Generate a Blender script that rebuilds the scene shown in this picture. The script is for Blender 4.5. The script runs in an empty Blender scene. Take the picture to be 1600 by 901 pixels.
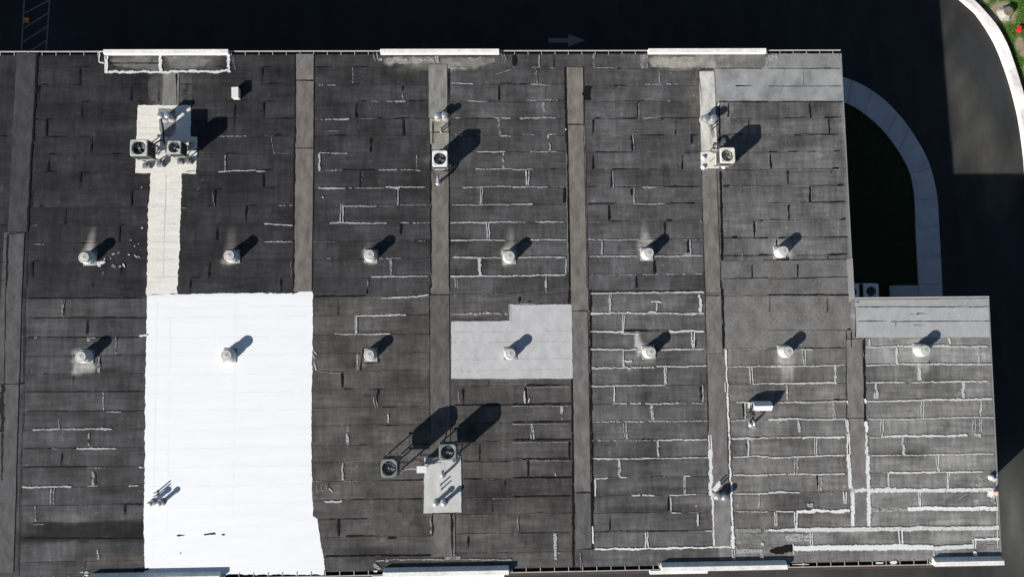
import bpy, bmesh, math, random
import numpy as np
from mathutils import Vector, Matrix, Euler

random.seed(7)
rng = np.random.default_rng(7)
scene = bpy.context.scene
C = scene.collection

# ------------------------------------------------------------------ camera, sky, sun, exposure
F_PX, IMG_W, IMG_H = 1120.0, 1600.0, 901.0
ROOF_Z, CAM_H, RIDGE_Y, RIDGE_DZ = 5.4, 37.3, 2.33, 0.184
CAM_ROT = Euler((math.radians(4.04257), math.radians(-1.33595), math.radians(-0.65284)), 'XYZ')
cam_d = bpy.data.cameras.new("camera")
cam = bpy.data.objects.new("camera", cam_d); C.objects.link(cam)
cam.location = (0, 0, ROOF_Z + CAM_H); cam.rotation_euler = CAM_ROT
cam_d.sensor_width = 36.0; cam_d.lens = 36.0 * F_PX / IMG_W
cam_d.clip_start = 0.5; cam_d.clip_end = 1000
scene.camera = cam

SUN_VEC = Vector((1.67, 1.40, -1.0)).normalized()       # the way the light travels
SUN_EL = math.asin(-SUN_VEC.z)
world = bpy.data.worlds.new("World"); scene.world = world; world.use_nodes = True
wn = world.node_tree; bgn = wn.nodes['Background']
sky = wn.nodes.new('ShaderNodeTexSky'); sky.sky_type = 'NISHITA'; sky.sun_disc = False
sky.sun_elevation = SUN_EL; sky.sun_rotation = math.atan2(-SUN_VEC.x, -SUN_VEC.y)
sky.altitude = 50; sky.air_density = 1.0; sky.dust_density = 0.6; sky.ozone_density = 1.5
wn.links.new(sky.outputs[0], bgn.inputs[0]); bgn.inputs[1].default_value = 0.05
sun_d = bpy.data.lights.new("sun", 'SUN'); sun_d.energy = 5.0; sun_d.angle = math.radians(0.5)
sun_d.color = (1.0, 0.955, 0.90)
sun = bpy.data.objects.new("sun", sun_d); C.objects.link(sun)
sun.rotation_euler = SUN_VEC.to_track_quat('-Z', 'Y').to_euler(); sun.location = (-30, -25, 40)
vs = scene.view_settings
vs.view_transform = 'Standard'; vs.look = 'None'; vs.gamma = 1; vs.use_curve_mapping = False
vs.exposure = 0.75

# ------------------------------------------------------------------ measuring: photo pixel -> point on roof / level
ROT_M = CAM_ROT.to_matrix()
K = CAM_H / F_PX
def roofz(y):
    return ROOF_Z + RIDGE_DZ * max(0.0, 1 - abs(y - RIDGE_Y) / 13.5)
def ray(px, py):
    return ROT_M @ Vector(((px - 800) / F_PX, -(py - 450.5) / F_PX, -1))
def lvl(px, py, z):
    d = ray(px, py); t = (ROOF_Z + CAM_H - z) / -d.z
    return (d.x * t, d.y * t, z)
def rf(px, py, dz=0.0):
    d = ray(px, py); t = CAM_H / -d.z
    for _ in range(4):
        t = (CAM_H + ROOF_Z - roofz(d.y * t) - dz) / -d.z
    return (d.x * t, d.y * t)

# ------------------------------------------------------------------ materials
def mat(name, col, rough=0.8, metal=0.0, noise=0.0, nscale=3.0, bump=0.0, attr=None, spec=0.5, stretch=None, tint=None, n2=0.0, n2scale=40.0):
    m = bpy.data.materials.new(name); m.use_nodes = True
    nt = m.node_tree; b = nt.nodes['Principled BSDF']
    b.inputs['Roughness'].default_value = rough; b.inputs['Metallic'].default_value = metal
    b.inputs['Specular IOR Level'].default_value = spec
    N = nt.nodes.new; L = nt.links.new
    if attr:
        a = N('ShaderNodeAttribute'); a.attribute_name = attr; src = a.outputs['Color']
    else:
        r = N('ShaderNodeRGB'); r.outputs[0].default_value = (*col, 1); src = r.outputs[0]
    tc = N('ShaderNodeTexCoord'); vec = tc.outputs['Object']
    def layer(src, amount, sc, strv, detail=5):
        mp = N('ShaderNodeMapping'); L(vec, mp.inputs[0]); mp.inputs['Scale'].default_value = strv or (1, 1, 1)
        n = N('ShaderNodeTexNoise'); n.inputs['Scale'].default_value = sc; n.inputs['Detail'].default_value = detail
        n.inputs['Roughness'].default_value = 0.62
        L(mp.outputs[0], n.inputs['Vector'])
        mr = N('ShaderNodeMapRange'); L(n.outputs['Fac'], mr.inputs[0])
        mr.inputs[1].default_value = 0.3; mr.inputs[2].default_value = 0.7
        mr.inputs[3].default_value = 1 - amount; mr.inputs[4].default_value = 1 + amount
        mx = N('ShaderNodeMix'); mx.data_type = 'RGBA'; mx.blend_type = 'MULTIPLY'; mx.inputs[0].default_value = 1
        L(src, mx.inputs[6]); L(mr.outputs[0], mx.inputs[7]); return mx.outputs[2], n.outputs['Fac']
    fac = None
    if noise: src, fac = layer(src, noise, nscale, stretch)
    if n2: src, fac = layer(src, n2, n2scale, None, 3)
    L(src, b.inputs['Base Color'])
    if bump and fac is not None:
        bn = N('ShaderNodeBump'); bn.inputs['Strength'].default_value = bump; bn.inputs['Distance'].default_value = 0.01
        L(fac, bn.inputs['Height']); L(bn.outputs[0], b.inputs['Normal'])
    return m

def membrane_mat(name):
    m = mat(name, (0, 0, 0), rough=0.72, attr='col', noise=0.26, nscale=1.0, stretch=(5.0, 0.9, 1), n2=0.20, n2scale=26, bump=0.30, spec=0.07)
    nt = m.node_tree; N = nt.nodes.new; L = nt.links.new
    b = nt.nodes['Principled BSDF']; src = b.inputs['Base Color'].links[0].from_socket
    tc = N('ShaderNodeTexCoord')
    def mul(src, scale, strv, lo, hi, a, bb, detail):
        mp = N('ShaderNodeMapping'); L(tc.outputs['Object'], mp.inputs[0]); mp.inputs['Scale'].default_value = strv
        n = N('ShaderNodeTexNoise'); n.inputs['Scale'].default_value = scale; n.inputs['Detail'].default_value = detail
        L(mp.outputs[0], n.inputs['Vector'])
        mr = N('ShaderNodeMapRange'); L(n.outputs['Fac'], mr.inputs[0])
        mr.inputs[1].default_value = lo; mr.inputs[2].default_value = hi; mr.inputs[3].default_value = a; mr.inputs[4].default_value = bb
        mx = N('ShaderNodeMix'); mx.data_type = 'RGBA'; mx.blend_type = 'MULTIPLY'; mx.inputs[0].default_value = 1
        L(src, mx.inputs[6]); L(mr.outputs[0], mx.inputs[7]); return mx.outputs[2]
    src = mul(src, 0.55, (1, 1, 1), 0.32, 0.68, 0.68, 1.38, 6)          # slow weathering clouds
    src = mul(src, 1.6, (0.5, 3.5, 1), 0.3, 0.7, 0.80, 1.20, 5)         # along the rolls
    src = mul(src, 3.2, (1, 1, 1), 0.64, 0.78, 1.0, 1.7, 4)             # scuffs
    L(src, b.inputs['Base Color'])
    return m

def sealant_mat(name, lo, hi, gap, sc=9):
    m = bpy.data.materials.new(name); m.use_nodes = True
    nt = m.node_tree; b = nt.nodes['Principled BSDF']; N = nt.nodes.new; L = nt.links.new
    b.inputs['Roughness'].default_value = 0.75; b.inputs['Specular IOR Level'].default_value = 0.3
    a = N('ShaderNodeAttribute'); a.attribute_name = 'col'
    tc = N('ShaderNodeTexCoord')
    n = N('ShaderNodeTexNoise'); n.inputs['Scale'].default_value = sc; n.inputs['Detail'].default_value = 6; n.inputs['Roughness'].default_value = 0.7
    L(tc.outputs['Object'], n.inputs['Vector'])
    s = N('ShaderNodeMath'); s.operation = 'ADD'; L(n.outputs['Fac'], s.inputs[0])
    # the attribute's alpha carries how worn the bead is
    mrA = N('ShaderNodeMapRange'); L(a.outputs['Alpha'], mrA.inputs[0]); mrA.inputs[3].default_value = -0.26; mrA.inputs[4].default_value = 0.26; mrA.clamp = False
    L(mrA.outputs[0], s.inputs[1])
    mr = N('ShaderNodeMapRange'); L(s.outputs[0], mr.inputs[0]); mr.inputs[1].default_value = lo; mr.inputs[2].default_value = hi
    L(a.outputs['Color'], b.inputs['Base Color'])
    tr = N('ShaderNodeBsdfTransparent'); ms = N('ShaderNodeMixShader'); L(mr.outputs[0], ms.inputs[0])
    L(tr.outputs[0], ms.inputs[1]); L(b.outputs[0], ms.inputs[2]); L(ms.outputs[0], nt.nodes['Material Output'].inputs['Surface'])
    return m

M = {}
M['membrane'] = membrane_mat('weathered_membrane')
M['strip'] = mat('granule_cap_sheet', (0.098, 0.090, 0.083), rough=0.85, attr='col', noise=0.30, nscale=1.5, stretch=(2.0, 0.9, 1), n2=0.18, n2scale=22, bump=0.3, spec=0.1)
M['patch'] = mat('grey_cap_sheet', (0.3, 0.3, 0.3), rough=0.85, attr='col', noise=0.11, nscale=1.3, stretch=(2.0, 1.0, 1), n2=0.10, n2scale=18, bump=0.2, spec=0.12)
M['patch_mottled'] = mat('mottled_cap_sheet', (0, 0, 0), rough=0.85, attr='col', noise=0.42, nscale=0.55, stretch=(1.4, 1.0, 1), n2=0.12, n2scale=18, bump=0.2, spec=0.12)
M['worn_sheet'] = mat('worn_grey_sheet', (0, 0, 0), rough=0.85, attr='col', noise=0.30, nscale=0.9, stretch=(1.3, 1.0, 1), n2=0.20, n2scale=9, bump=0.3, spec=0.1)
M['coating'] = mat('white_roof_coating', (0.70, 0.71, 0.715), rough=0.6, noise=0.03, nscale=0.9, stretch=(0.4, 3.0, 1), n2=0.02, n2scale=14, bump=0.1)
M['cream_coat'] = mat('old_cream_coating', (0.62, 0.60, 0.54), rough=0.7, noise=0.10, nscale=1.3, stretch=(0.5, 3.0, 1), n2=0.09, n2scale=9, bump=0.2)
M['sealant'] = sealant_mat('seam_sealant', 0.40, 0.62, (0.045, 0.043, 0.042))
M['silt'] = sealant_mat('silt_film', 0.36, 0.66, (0, 0, 0), 1.9)
M['bitumen'] = mat('bitumen_bleed', (0.0095, 0.0085, 0.008), rough=0.7, noise=0.3, nscale=6, spec=0.1)
M['lap'] = mat('dark_lap_seam', (0.021, 0.020, 0.0195), rough=0.8, spec=0.08)  # thin dark seam where membrane rolls meet
M['white_paint'] = mat('white_painted_parapet', (0.68, 0.67, 0.635), rough=0.7, noise=0.16, nscale=1.6, n2=0.16, n2scale=9, bump=0.2)
M['gutter'] = mat('white_gutter_metal', (0.42, 0.405, 0.38), rough=0.5, noise=0.1, nscale=4)
M['gutter_in'] = mat('dark_gutter_inside', (0.016, 0.014, 0.012), rough=0.8, noise=0.3, nscale=4)  # inside of the trough, much darker than the lip
M['brown'] = mat('brown_fascia', (0.050, 0.036, 0.028), rough=0.7, noise=0.2, nscale=3)
M['stucco'] = mat('painted_block_wall', (0.42, 0.40, 0.36), rough=0.9, noise=0.1, nscale=1.5, n2=0.08, n2scale=30, bump=0.3)
M['galv'] = mat('galvanised_steel', (0.46, 0.48, 0.50), rough=0.38, metal=0.7, noise=0.12, nscale=7)
M['vent_white'] = mat('white_vent_metal', (0.50, 0.51, 0.505), rough=0.5, metal=0.15, noise=0.10, nscale=6)
M['flash'] = mat('dusty_flashing', (0.25, 0.246, 0.232), rough=0.7, noise=0.45, nscale=2.2, n2=0.2, n2scale=12)
M['vent_cap'] = mat('dusty_vent_cap', (0.43, 0.43, 0.395), rough=0.6, metal=0.1, noise=0.14, nscale=9)
M['ac_beige'] = mat('beige_ac_paint', (0.40, 0.405, 0.375), rough=0.5, noise=0.10, nscale=5)
M['ac_white'] = mat('white_ac_paint', (0.66, 0.66, 0.66), rough=0.45, noise=0.07, nscale=5)
M['ac_cream'] = mat('cream_ac_paint', (0.60, 0.585, 0.51), rough=0.5, noise=0.10, nscale=5)
M['ac_green'] = mat('grey_green_ac_paint', (0.15, 0.175, 0.168), rough=0.5, noise=0.14, nscale=5)
M['louvre'] = mat('dull_louvre_metal', (0.11, 0.112, 0.11), rough=0.6, noise=0.2, nscale=6, spec=0.2)
M['coil'] = mat('condenser_coil', (0.038, 0.039, 0.041), rough=0.7, noise=0.2, nscale=20, spec=0.15)
M['dark'] = mat('dark_fan_well', (0.010, 0.010, 0.011), rough=0.6)
M['blade'] = mat('grey_fan_blade', (0.16, 0.165, 0.17), rough=0.4, metal=0.4)
M['wire'] = mat('black_coated_wire', (0.02, 0.02, 0.021), rough=0.5)
M['steel'] = mat('stand_steel', (0.20, 0.20, 0.20), rough=0.5, metal=0.5, noise=0.2, nscale=8)
M['hose'] = mat('black_pipe_insulation', (0.012, 0.012, 0.013), rough=0.7)
M['block'] = mat('grey_support_block', (0.17, 0.172, 0.175), rough=0.85, noise=0.3, nscale=5)
M['concrete'] = mat('pale_concrete', (0.33, 0.335, 0.34), rough=0.9, noise=0.14, nscale=0.9, n2=0.10, n2scale=16, bump=0.2)
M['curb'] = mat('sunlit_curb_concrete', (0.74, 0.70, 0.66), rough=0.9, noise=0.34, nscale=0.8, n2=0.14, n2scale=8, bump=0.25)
M['joint'] = mat('sidewalk_joint', (0.09, 0.09, 0.09), rough=0.9)
M['marking'] = mat('worn_road_paint', (0.12, 0.125, 0.13), rough=0.8, noise=0.35, nscale=5)
M['red'] = mat('red_hydrant_paint', (0.62, 0.025, 0.02), rough=0.4, noise=0.1, nscale=8)
M['orange'] = mat('orange_cone_plastic', (0.85, 0.24, 0.03), rough=0.5, noise=0.05, nscale=8)
M['rubber'] = mat('black_rubber', (0.02, 0.02, 0.02), rough=0.7)
M['soil'] = mat('bare_sandy_soil', (0.27, 0.215, 0.145), rough=0.95, noise=0.3, nscale=3, n2=0.25, n2scale=14, bump=0.5)
M['stump'] = mat('pale_stump_side', (0.30, 0.28, 0.245), rough=0.9, noise=0.25, nscale=6, bump=0.4)
M['stump_top'] = mat('cut_stump_top', (0.17, 0.135, 0.095), rough=0.9, noise=0.3, nscale=9, bump=0.4)
M['orange_mark'] = mat('orange_bracket_paint', (0.60, 0.20, 0.10), rough=0.6)

def asphalt_mat():
    m = mat('sealed_asphalt', (0.033, 0.033, 0.032), rough=0.85, attr='col', noise=0.22, nscale=0.35, stretch=(2.2, .7, 1), n2=0.30, n2scale=22, bump=0.3, spec=0.08)
    return m
M['asphalt'] = asphalt_mat()
def grass_mat(name, a, bcol, dirt):
    m = bpy.data.materials.new(name); m.use_nodes = True
    nt = m.node_tree; b = nt.nodes['Principled BSDF']; N = nt.nodes.new; L = nt.links.new
    b.inputs['Roughness'].default_value = 0.9; b.inputs['Specular IOR Level'].default_value = 0.15
    tc = N('ShaderNodeTexCoord')
    n = N('ShaderNodeTexNoise'); n.inputs['Scale'].default_value = 5.0; n.inputs['Detail'].default_value = 8; n.inputs['Roughness'].default_value = 0.75
    L(tc.outputs['Object'], n.inputs['Vector'])
    mr = N('ShaderNodeMapRange'); L(n.outputs['Fac'], mr.inputs[0]); mr.inputs[1].default_value = 0.35; mr.inputs[2].default_value = 0.65
    mx = N('ShaderNodeMix'); mx.data_type = 'RGBA'; L(mr.outputs[0], mx.inputs[0])
    mx.inputs[6].default_value = (*a, 1); mx.inputs[7].default_value = (*bcol, 1)
    n2 = N('ShaderNodeTexNoise'); n2.inputs['Scale'].default_value = 0.55; n2.inputs['Detail'].default_value = 6
    L(tc.outputs['Object'], n2.inputs['Vector'])
    mr2 = N('ShaderNodeMapRange'); L(n2.outputs['Fac'], mr2.inputs[0]); mr2.inputs[1].default_value = 0.60; mr2.inputs[2].default_value = 0.74
    mx2 = N('ShaderNodeMix'); mx2.data_type = 'RGBA'; L(mr2.outputs[0], mx2.inputs[0]); L(mx.outputs[2], mx2.inputs[6]); mx2.inputs[7].default_value = (*dirt, 1)
    L(mx2.outputs[2], b.inputs['Base Color'])
    return m
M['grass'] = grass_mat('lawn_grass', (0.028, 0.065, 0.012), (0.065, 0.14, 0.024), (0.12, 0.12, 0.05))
M['grass_shade'] = grass_mat('shade_darkened_lawn', (0.006, 0.012, 0.004), (0.012, 0.022, 0.007), (0.014, 0.016, 0.008))  # lawn grass made darker to carry the building's shade in its colour

# ------------------------------------------------------------------ mesh helpers
class MB:
    def __init__(s): s.v = []; s.f = []; s.c = []; s.cur = None
    def add(s, vs_, fs, col=None):
        o = len(s.v); s.v += [tuple(p) for p in vs_]; s.f += [tuple(i + o for i in f) for f in fs]
        if col is not None: s.c += [col] * len(vs_)
        return s
    def box(s, x0, x1, y0, y1, z0, z1, M4=None):
        p = [(x0, y0, z0), (x1, y0, z0), (x1, y1, z0), (x0, y1, z0), (x0, y0, z1), (x1, y0, z1), (x1, y1, z1), (x0, y1, z1)]
        if M4 is not None: p = [tuple(M4 @ Vector(q)) for q in p]
        return s.add(p, [(0, 3, 2, 1), (4, 5, 6, 7), (0, 1, 5, 4), (1, 2, 6, 5), (2, 3, 7, 6), (3, 0, 4, 7)])
    def lathe(s, prof, n=24, cx=0, cy=0, cz=0, cap=True, M4=None):
        vv = []; ff = []
        for r, z in prof:
            for i in range(n):
                a = 2 * math.pi * i / n; vv.append((cx + r * math.cos(a), cy + r * math.sin(a), cz + z))
        for k in range(len(prof) - 1):
            for i in range(n):
                j = (i + 1) % n; ff.append((k * n + i, k * n + j, (k + 1) * n + j, (k + 1) * n + i))
        if cap:
            ff.append(tuple(range(n))[::-1]); ff.append(tuple(range((len(prof) - 1) * n, len(prof) * n)))
        if M4 is not None: vv = [tuple(M4 @ Vector(q)) for q in vv]
        return s.add(vv, ff)
    def tube(s, pts, r, n=8):
        pts = [Vector(p) for p in pts]; vv = []; ff = []
        for k, p in enumerate(pts):
            d = (pts[min(k + 1, len(pts) - 1)] - pts[max(k - 1, 0)]).normalized()
            up = Vector((0, 0, 1)) if abs(d.z) < 0.95 else Vector((1, 0, 0))
            a = d.cross(up).normalized(); b = a.cross(d)
            for i in range(n):
                t = 2 * math.pi * i / n; vv.append(tuple(p + a * (r * math.cos(t)) + b * (r * math.sin(t))))
        for k in range(len(pts) - 1):
            for i in range(n):
                j = (i + 1) % n; ff.append((k * n + i, k * n + j, (k + 1) * n + j, (k + 1) * n + i))
        ff.append(tuple(range(n))[::-1]); ff.append(tuple(range((len(pts) - 1) * n, len(pts) * n)))
        return s.add(vv, ff)
    def build(s, name, m, parent=None, smooth=False, bevel=0.0, loc=None):
        me = bpy.data.meshes.new(name); me.from_pydata(s.v, [], s.f); me.validate()
        if s.c:
            at = me.color_attributes.new('col', 'FLOAT_COLOR', 'POINT')
            arr = np.array([(c if len(c) == 4 else (*c, 1.0)) for c in s.c], dtype=np.float32)
            at.data.foreach_set('color', arr.ravel())
        o = bpy.data.objects.new(name, me); C.objects.link(o)
        me.materials.append(m)
        if smooth:
            me.shade_smooth()
            try: me.set_sharp_from_angle(angle=math.radians(35))
            except Exception: pass
        if bevel:
            b = o.modifiers.new('bevel', 'BEVEL'); b.width = bevel; b.segments = 2; b.limit_method = 'ANGLE'
        if parent: o.parent = parent
        if loc: o.location = loc
        return o

def tag(o, label=None, cat=None, group=None, kind=None):
    if label: o['label'] = label
    if cat: o['category'] = cat
    if group: o['group'] = group
    if kind: o['kind'] = kind
    return o
def empty(name, loc, label, cat, group=None, rz=0.0):
    o = bpy.data.objects.new(name, None); C.objects.link(o)
    o.location = loc; o.rotation_euler = (0, 0, rz); o.empty_display_size = 0.3
    return tag(o, label, cat, group)
def copy_tree(o, parent=None):
    c = o.copy(); C.objects.link(c); c.parent = parent
    for ch in list(o.children): copy_tree(ch, c)
    return c
def smooth_path(pts, n=6):
    out = []
    P = [Vector(p) for p in pts]
    for i in range(len(P) - 1):
        p0 = P[max(i - 1, 0)]; p1 = P[i]; p2 = P[i + 1]; p3 = P[min(i + 2, len(P) - 1)]
        for k in range(n):
            t = k / n
            out.append(0.5 * ((2 * p1) + (p2 - p0) * t + (2 * p0 - 5 * p1 + 4 * p2 - p3) * t * t + (3 * p1 - p0 - 3 * p2 + p3) * t ** 3))
    out.append(P[-1]); return [tuple(p) for p in out]

# ------------------------------------------------------------------ ground
gx_ = np.concatenate([[-160, -100, -70], np.arange(-55, 45.1, .4), [60, 100, 160]]); gy_ = np.concatenate([[-160, -90, -50], np.arange(-32, 30.1, .4), [50, 90, 160]])
GX, GY = np.meshgrid(gx_, gy_); gcol = np.zeros(GX.shape + (3,)); gcol[:] = (.026, .0265, .027)
def gspot(px, py, rx, ry, c, s, rot=0.0):
    cx, cy, _ = lvl(px, py, 0); k = (CAM_H + ROOF_Z) / F_PX; dx, dy = GX - cx, GY - cy; ca_, sa_ = math.cos(rot), math.sin(rot)
    d = np.hypot((dx * ca_ + dy * sa_) / (rx * k), (-dx * sa_ + dy * ca_) / (ry * k)); w = np.clip(1 - d, 0, 1); w = w * w * (3 - 2 * w)
    gcol[:] = gcol * (1 - (w * s)[..., None]) + np.array(c) * (w * s)[..., None]
trk = (.070, .0675, .058)
gspot(1545, 130, 110, 190, (.034, .0365, .0375), .8)
for a in [(1478, 40, 16, 50, .35), (1484, 100, 18, 50, .45), (1497, 130, 22, 45, .7), (1512, 165, 28, 55, .75), (1530, 205, 34, 60, .75), (1545, 250, 40, 60, .7), (1500, 230, 22, 60, .4), (1560, 300, 45, 70, .6), (1580, 260, 18, 60, .35)]:
    gspot(*a[:4], trk, a[4], -.35)
gspot(1590, 830, 70, 170, (.082, .084, .074), .9); gspot(1580, 800, 10, 90, (.12, .12, .105), .5, .15); gspot(1565, 860, 8, 70, (.05, .05, .047), .4, .1)
gspot(1000, 915, 900, 60, (.050, .049, .047), .9); gspot(1250, 905, 60, 20, (.08, .078, .075), .4)
gspot(1590, 420, 60, 140, (.032, .034, .036), .6); gspot(60, 60, 120, 60, (.034, .037, .042), .7)
ng, mg = len(gx_), len(gy_); iv = np.arange(ng * mg).reshape(mg, ng)
gq = np.stack([iv[:-1, :-1], iv[:-1, 1:], iv[1:, 1:], iv[1:, :-1]], -1).reshape(-1, 4)
gme = bpy.data.meshes.new('ground'); gme.from_pydata(np.stack([GX, GY, np.zeros_like(GX)], -1).reshape(-1, 3).tolist(), [], gq.tolist())
gme.color_attributes.new('col', 'FLOAT_COLOR', 'POINT').data.foreach_set('color', np.ascontiguousarray(np.concatenate([gcol.reshape(-1, 3), np.ones((ng * mg, 1))], 1), dtype=np.float32).ravel())
gme.materials.append(M['asphalt']); ground = bpy.data.objects.new('ground', gme); C.objects.link(ground); tag(ground, kind='structure')

def flat_poly(name, pts, z, m, parent=None, thick=0.0):
    bm = bmesh.new(); vv = [bm.verts.new((x, y, z)) for x, y in pts]; f = bm.faces.new(vv)
    f.normal_update()
    if f.normal.z < 0: f.normal_flip()
    if thick:
        r = bmesh.ops.extrude_face_region(bm, geom=[f])
        for v in [e for e in r['geom'] if isinstance(e, bmesh.types.BMVert)]: v.co.z += thick
        bmesh.ops.recalc_face_normals(bm, faces=bm.faces)
    bmesh.ops.triangulate(bm, faces=[f2 for f2 in bm.faces if len(f2.verts) > 4])
    me = bpy.data.meshes.new(name); bm.to_mesh(me); bm.free()
    o = bpy.data.objects.new(name, me); C.objects.link(o); me.materials.append(m)
    if parent: o.parent = parent
    return o

def G(px, py, z=0.0): return lvl(px, py, z)[:2]
out_px = [(1290, 113), (1316, 120), (1340, 129), (1360, 140), (1382, 156), (1400, 174), (1419, 197), (1437, 225), (1448, 246), (1456, 268), (1463, 298), (1466, 325), (1468, 360), (1470, 400), (1472, 440), (1473, 475)]
in_px = [(1290, 151), (1317, 159), (1335, 167), (1350, 177), (1366, 190), (1382, 206), (1397, 225), (1411, 247), (1422, 270), (1428, 298), (1430, 325), (1431, 360), (1433, 400), (1435, 440), (1436, 475)]
def smooth2(p, z): return [q[:2] for q in smooth_path([(*G(a, b, z), 0) for a, b in p], 5)]
SW_Z = 0.13
so, si = smooth2(out_px, SW_Z), smooth2(in_px, SW_Z)
sw = flat_poly('sidewalk', so + si[::-1], 0.0, M['concrete'], thick=SW_Z); tag(sw, kind='structure')
jm = MB()
for (a, b) in [((1332, 125), (1324, 163)), ((1362, 151 - 9), (1350, 178)), ((1402, 178), (1385, 198 + 12)), ((1421, 225 - 26), (1406, 232)), ((1454, 262), (1422, 271)), ((1464, 311), (1430, 311)), ((1466.5, 355), (1432, 355)), ((1469, 400), (1434, 401)), ((1472, 444), (1435, 444))]:
    A = Vector(G(*a, SW_Z)); B = Vector(G(*b, SW_Z)); d = (B - A).normalized(); n = Vector((-d.y, d.x)) * 0.012
    jm.add([(*(A + n), SW_Z + .004), (*(A - n), SW_Z + .004), (*(B - n), SW_Z + .004), (*(B + n), SW_Z + .004)], [(0, 1, 2, 3)])
tag(jm.build('sidewalk_joints', M['joint']), kind='structure')
# lawn between building and sidewalk, the building's shade put into its colour
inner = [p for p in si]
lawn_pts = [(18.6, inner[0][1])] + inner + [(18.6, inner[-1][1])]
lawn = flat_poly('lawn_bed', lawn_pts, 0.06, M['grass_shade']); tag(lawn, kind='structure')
x0, y0 = G(1390, 446, SW_Z); x1, _ = G(1434.5, 446, SW_Z)
pb = MB(); pb.box(x0, x1, -0.5, y0, 0.0, SW_Z + 0.006)
tag(pb.build('concrete_path', M['concrete']), kind='structure')
# curb and verge
cl = [(1480, -24), (1506, 0), (1519, 11), (1530, 22), (1549, 50), (1562, 75), (1577, 115), (1590, 160), (1599, 207), (1605, 260), (1609, 330), (1611, 420), (1613, 520)]
cr = [(1499, -24), (1523, 0), (1534, 11), (1543, 21), (1560, 42), (1575, 70), (1585, 97), (1594, 125), (1601, 150), (1611, 200), (1617, 260), (1621, 330), (1624, 420), (1626, 520)]
CURB_Z = 0.30
L_ = smooth2(cl, CURB_Z); R_ = smooth2(cr, CURB_Z)
curb = flat_poly('curb', L_ + R_[::-1], 0.0, M['curb'], thick=CURB_Z); tag(curb, kind='structure')
bv = curb.modifiers.new('bevel', 'BEVEL'); bv.width = 0.025; bv.segments = 2; bv.limit_method = 'ANGLE'
Rarr = np.array(R_)
def right_of_curb(x, y): return x - np.interp(-y, -Rarr[:, 1], Rarr[:, 0])
SOIL = [(1564, 22, 34, 30), (1570, 14, 20, 18), (1552, 40, 12, 8), (1594, 68, 14, 24), (1600, 82, 14, 16), (1604, 110, 10, 20), (1536, 2, 12, 8)]
def soilw(x, y):
    w = np.zeros_like(x)
    for px, py, rx, ry in SOIL:
        c = lvl(px, py, 0); k = (CAM_H + ROOF_Z) / F_PX
        d = np.hypot((x - c[0]) / (rx * k), (y - c[1]) / (ry * k)); w = np.maximum(w, np.clip(1.25 - d, 0, 1))
    return w
def vn(x, y, sc, seed):
    v = np.zeros_like(x); a = .5
    for o in range(4):
        X = x * sc + seed; Y_ = y * sc + seed * 1.7; xi = np.floor(X); yi = np.floor(Y_); fx = X - xi; fy = Y_ - yi
        h = lambda i, j: (np.sin(i * 127.1 + j * 311.7) * 43758.5453) % 1.0
        v += a * ((h(xi, yi) * (1 - fx) + h(xi + 1, yi) * fx) * (1 - fy) + (h(xi, yi + 1) * (1 - fx) + h(xi + 1, yi + 1) * fx) * fy); sc *= 2.1; a *= .5
    return v
vx = np.concatenate([np.arange(22, 38, .1), np.arange(38, 71, 1.0)]); vy = np.concatenate([np.arange(R_[-1][1], 5, 1.0), np.arange(5, 24, .1), np.arange(24, 41, 1.0)])
VX, VY = np.meshgrid(vx, vy); n1 = vn(VX, VY, 1.1, 3.3); n2_ = vn(VX, VY, 5.0, 8.1)
gr = np.array((.030, .070, .013)) * (1 - n2_[..., None]) + np.array((.085, .17, .030)) * n2_[..., None]
sw_ = np.clip((soilw(VX, VY) * 1.5 - .55 + (n1 - .45) * 1.6 + (n2_ - .45) * .8) * 1.6, 0, 1) * (soilw(VX, VY) > 0)
so_c = np.array((.20, .155, .10)) * (1 - n2_[..., None]) + np.array((.36, .30, .20)) * n2_[..., None]
vc = gr * (1 - sw_[..., None]) + so_c * sw_[..., None]
okv = right_of_curb(VX, VY) > -.3; vi = -np.ones(VX.shape, int); vi[okv] = np.arange(okv.sum())
vz = .006 + .03 * n1
vq = np.stack([vi[:-1, :-1], vi[:-1, 1:], vi[1:, 1:], vi[1:, :-1]], -1).reshape(-1, 4); vq = vq[(vq >= 0).all(1)]
vme = bpy.data.meshes.new('verge'); vme.from_pydata(np.stack([VX, VY, vz], -1)[okv].tolist(), [], vq.tolist())
vme.color_attributes.new('col', 'FLOAT_COLOR', 'POINT').data.foreach_set('color', np.ascontiguousarray(np.concatenate([vc[okv], np.ones((okv.sum(), 1))], 1), dtype=np.float32).ravel())
vme.materials.append(mat('verge_earth_and_grass', (0, 0, 0), rough=.95, attr='col', noise=.3, nscale=9, n2=.3, n2scale=40, bump=.6, spec=.15))
verge = bpy.data.objects.new('verge', vme); C.objects.link(verge); tag(verge, kind='structure')
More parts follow.
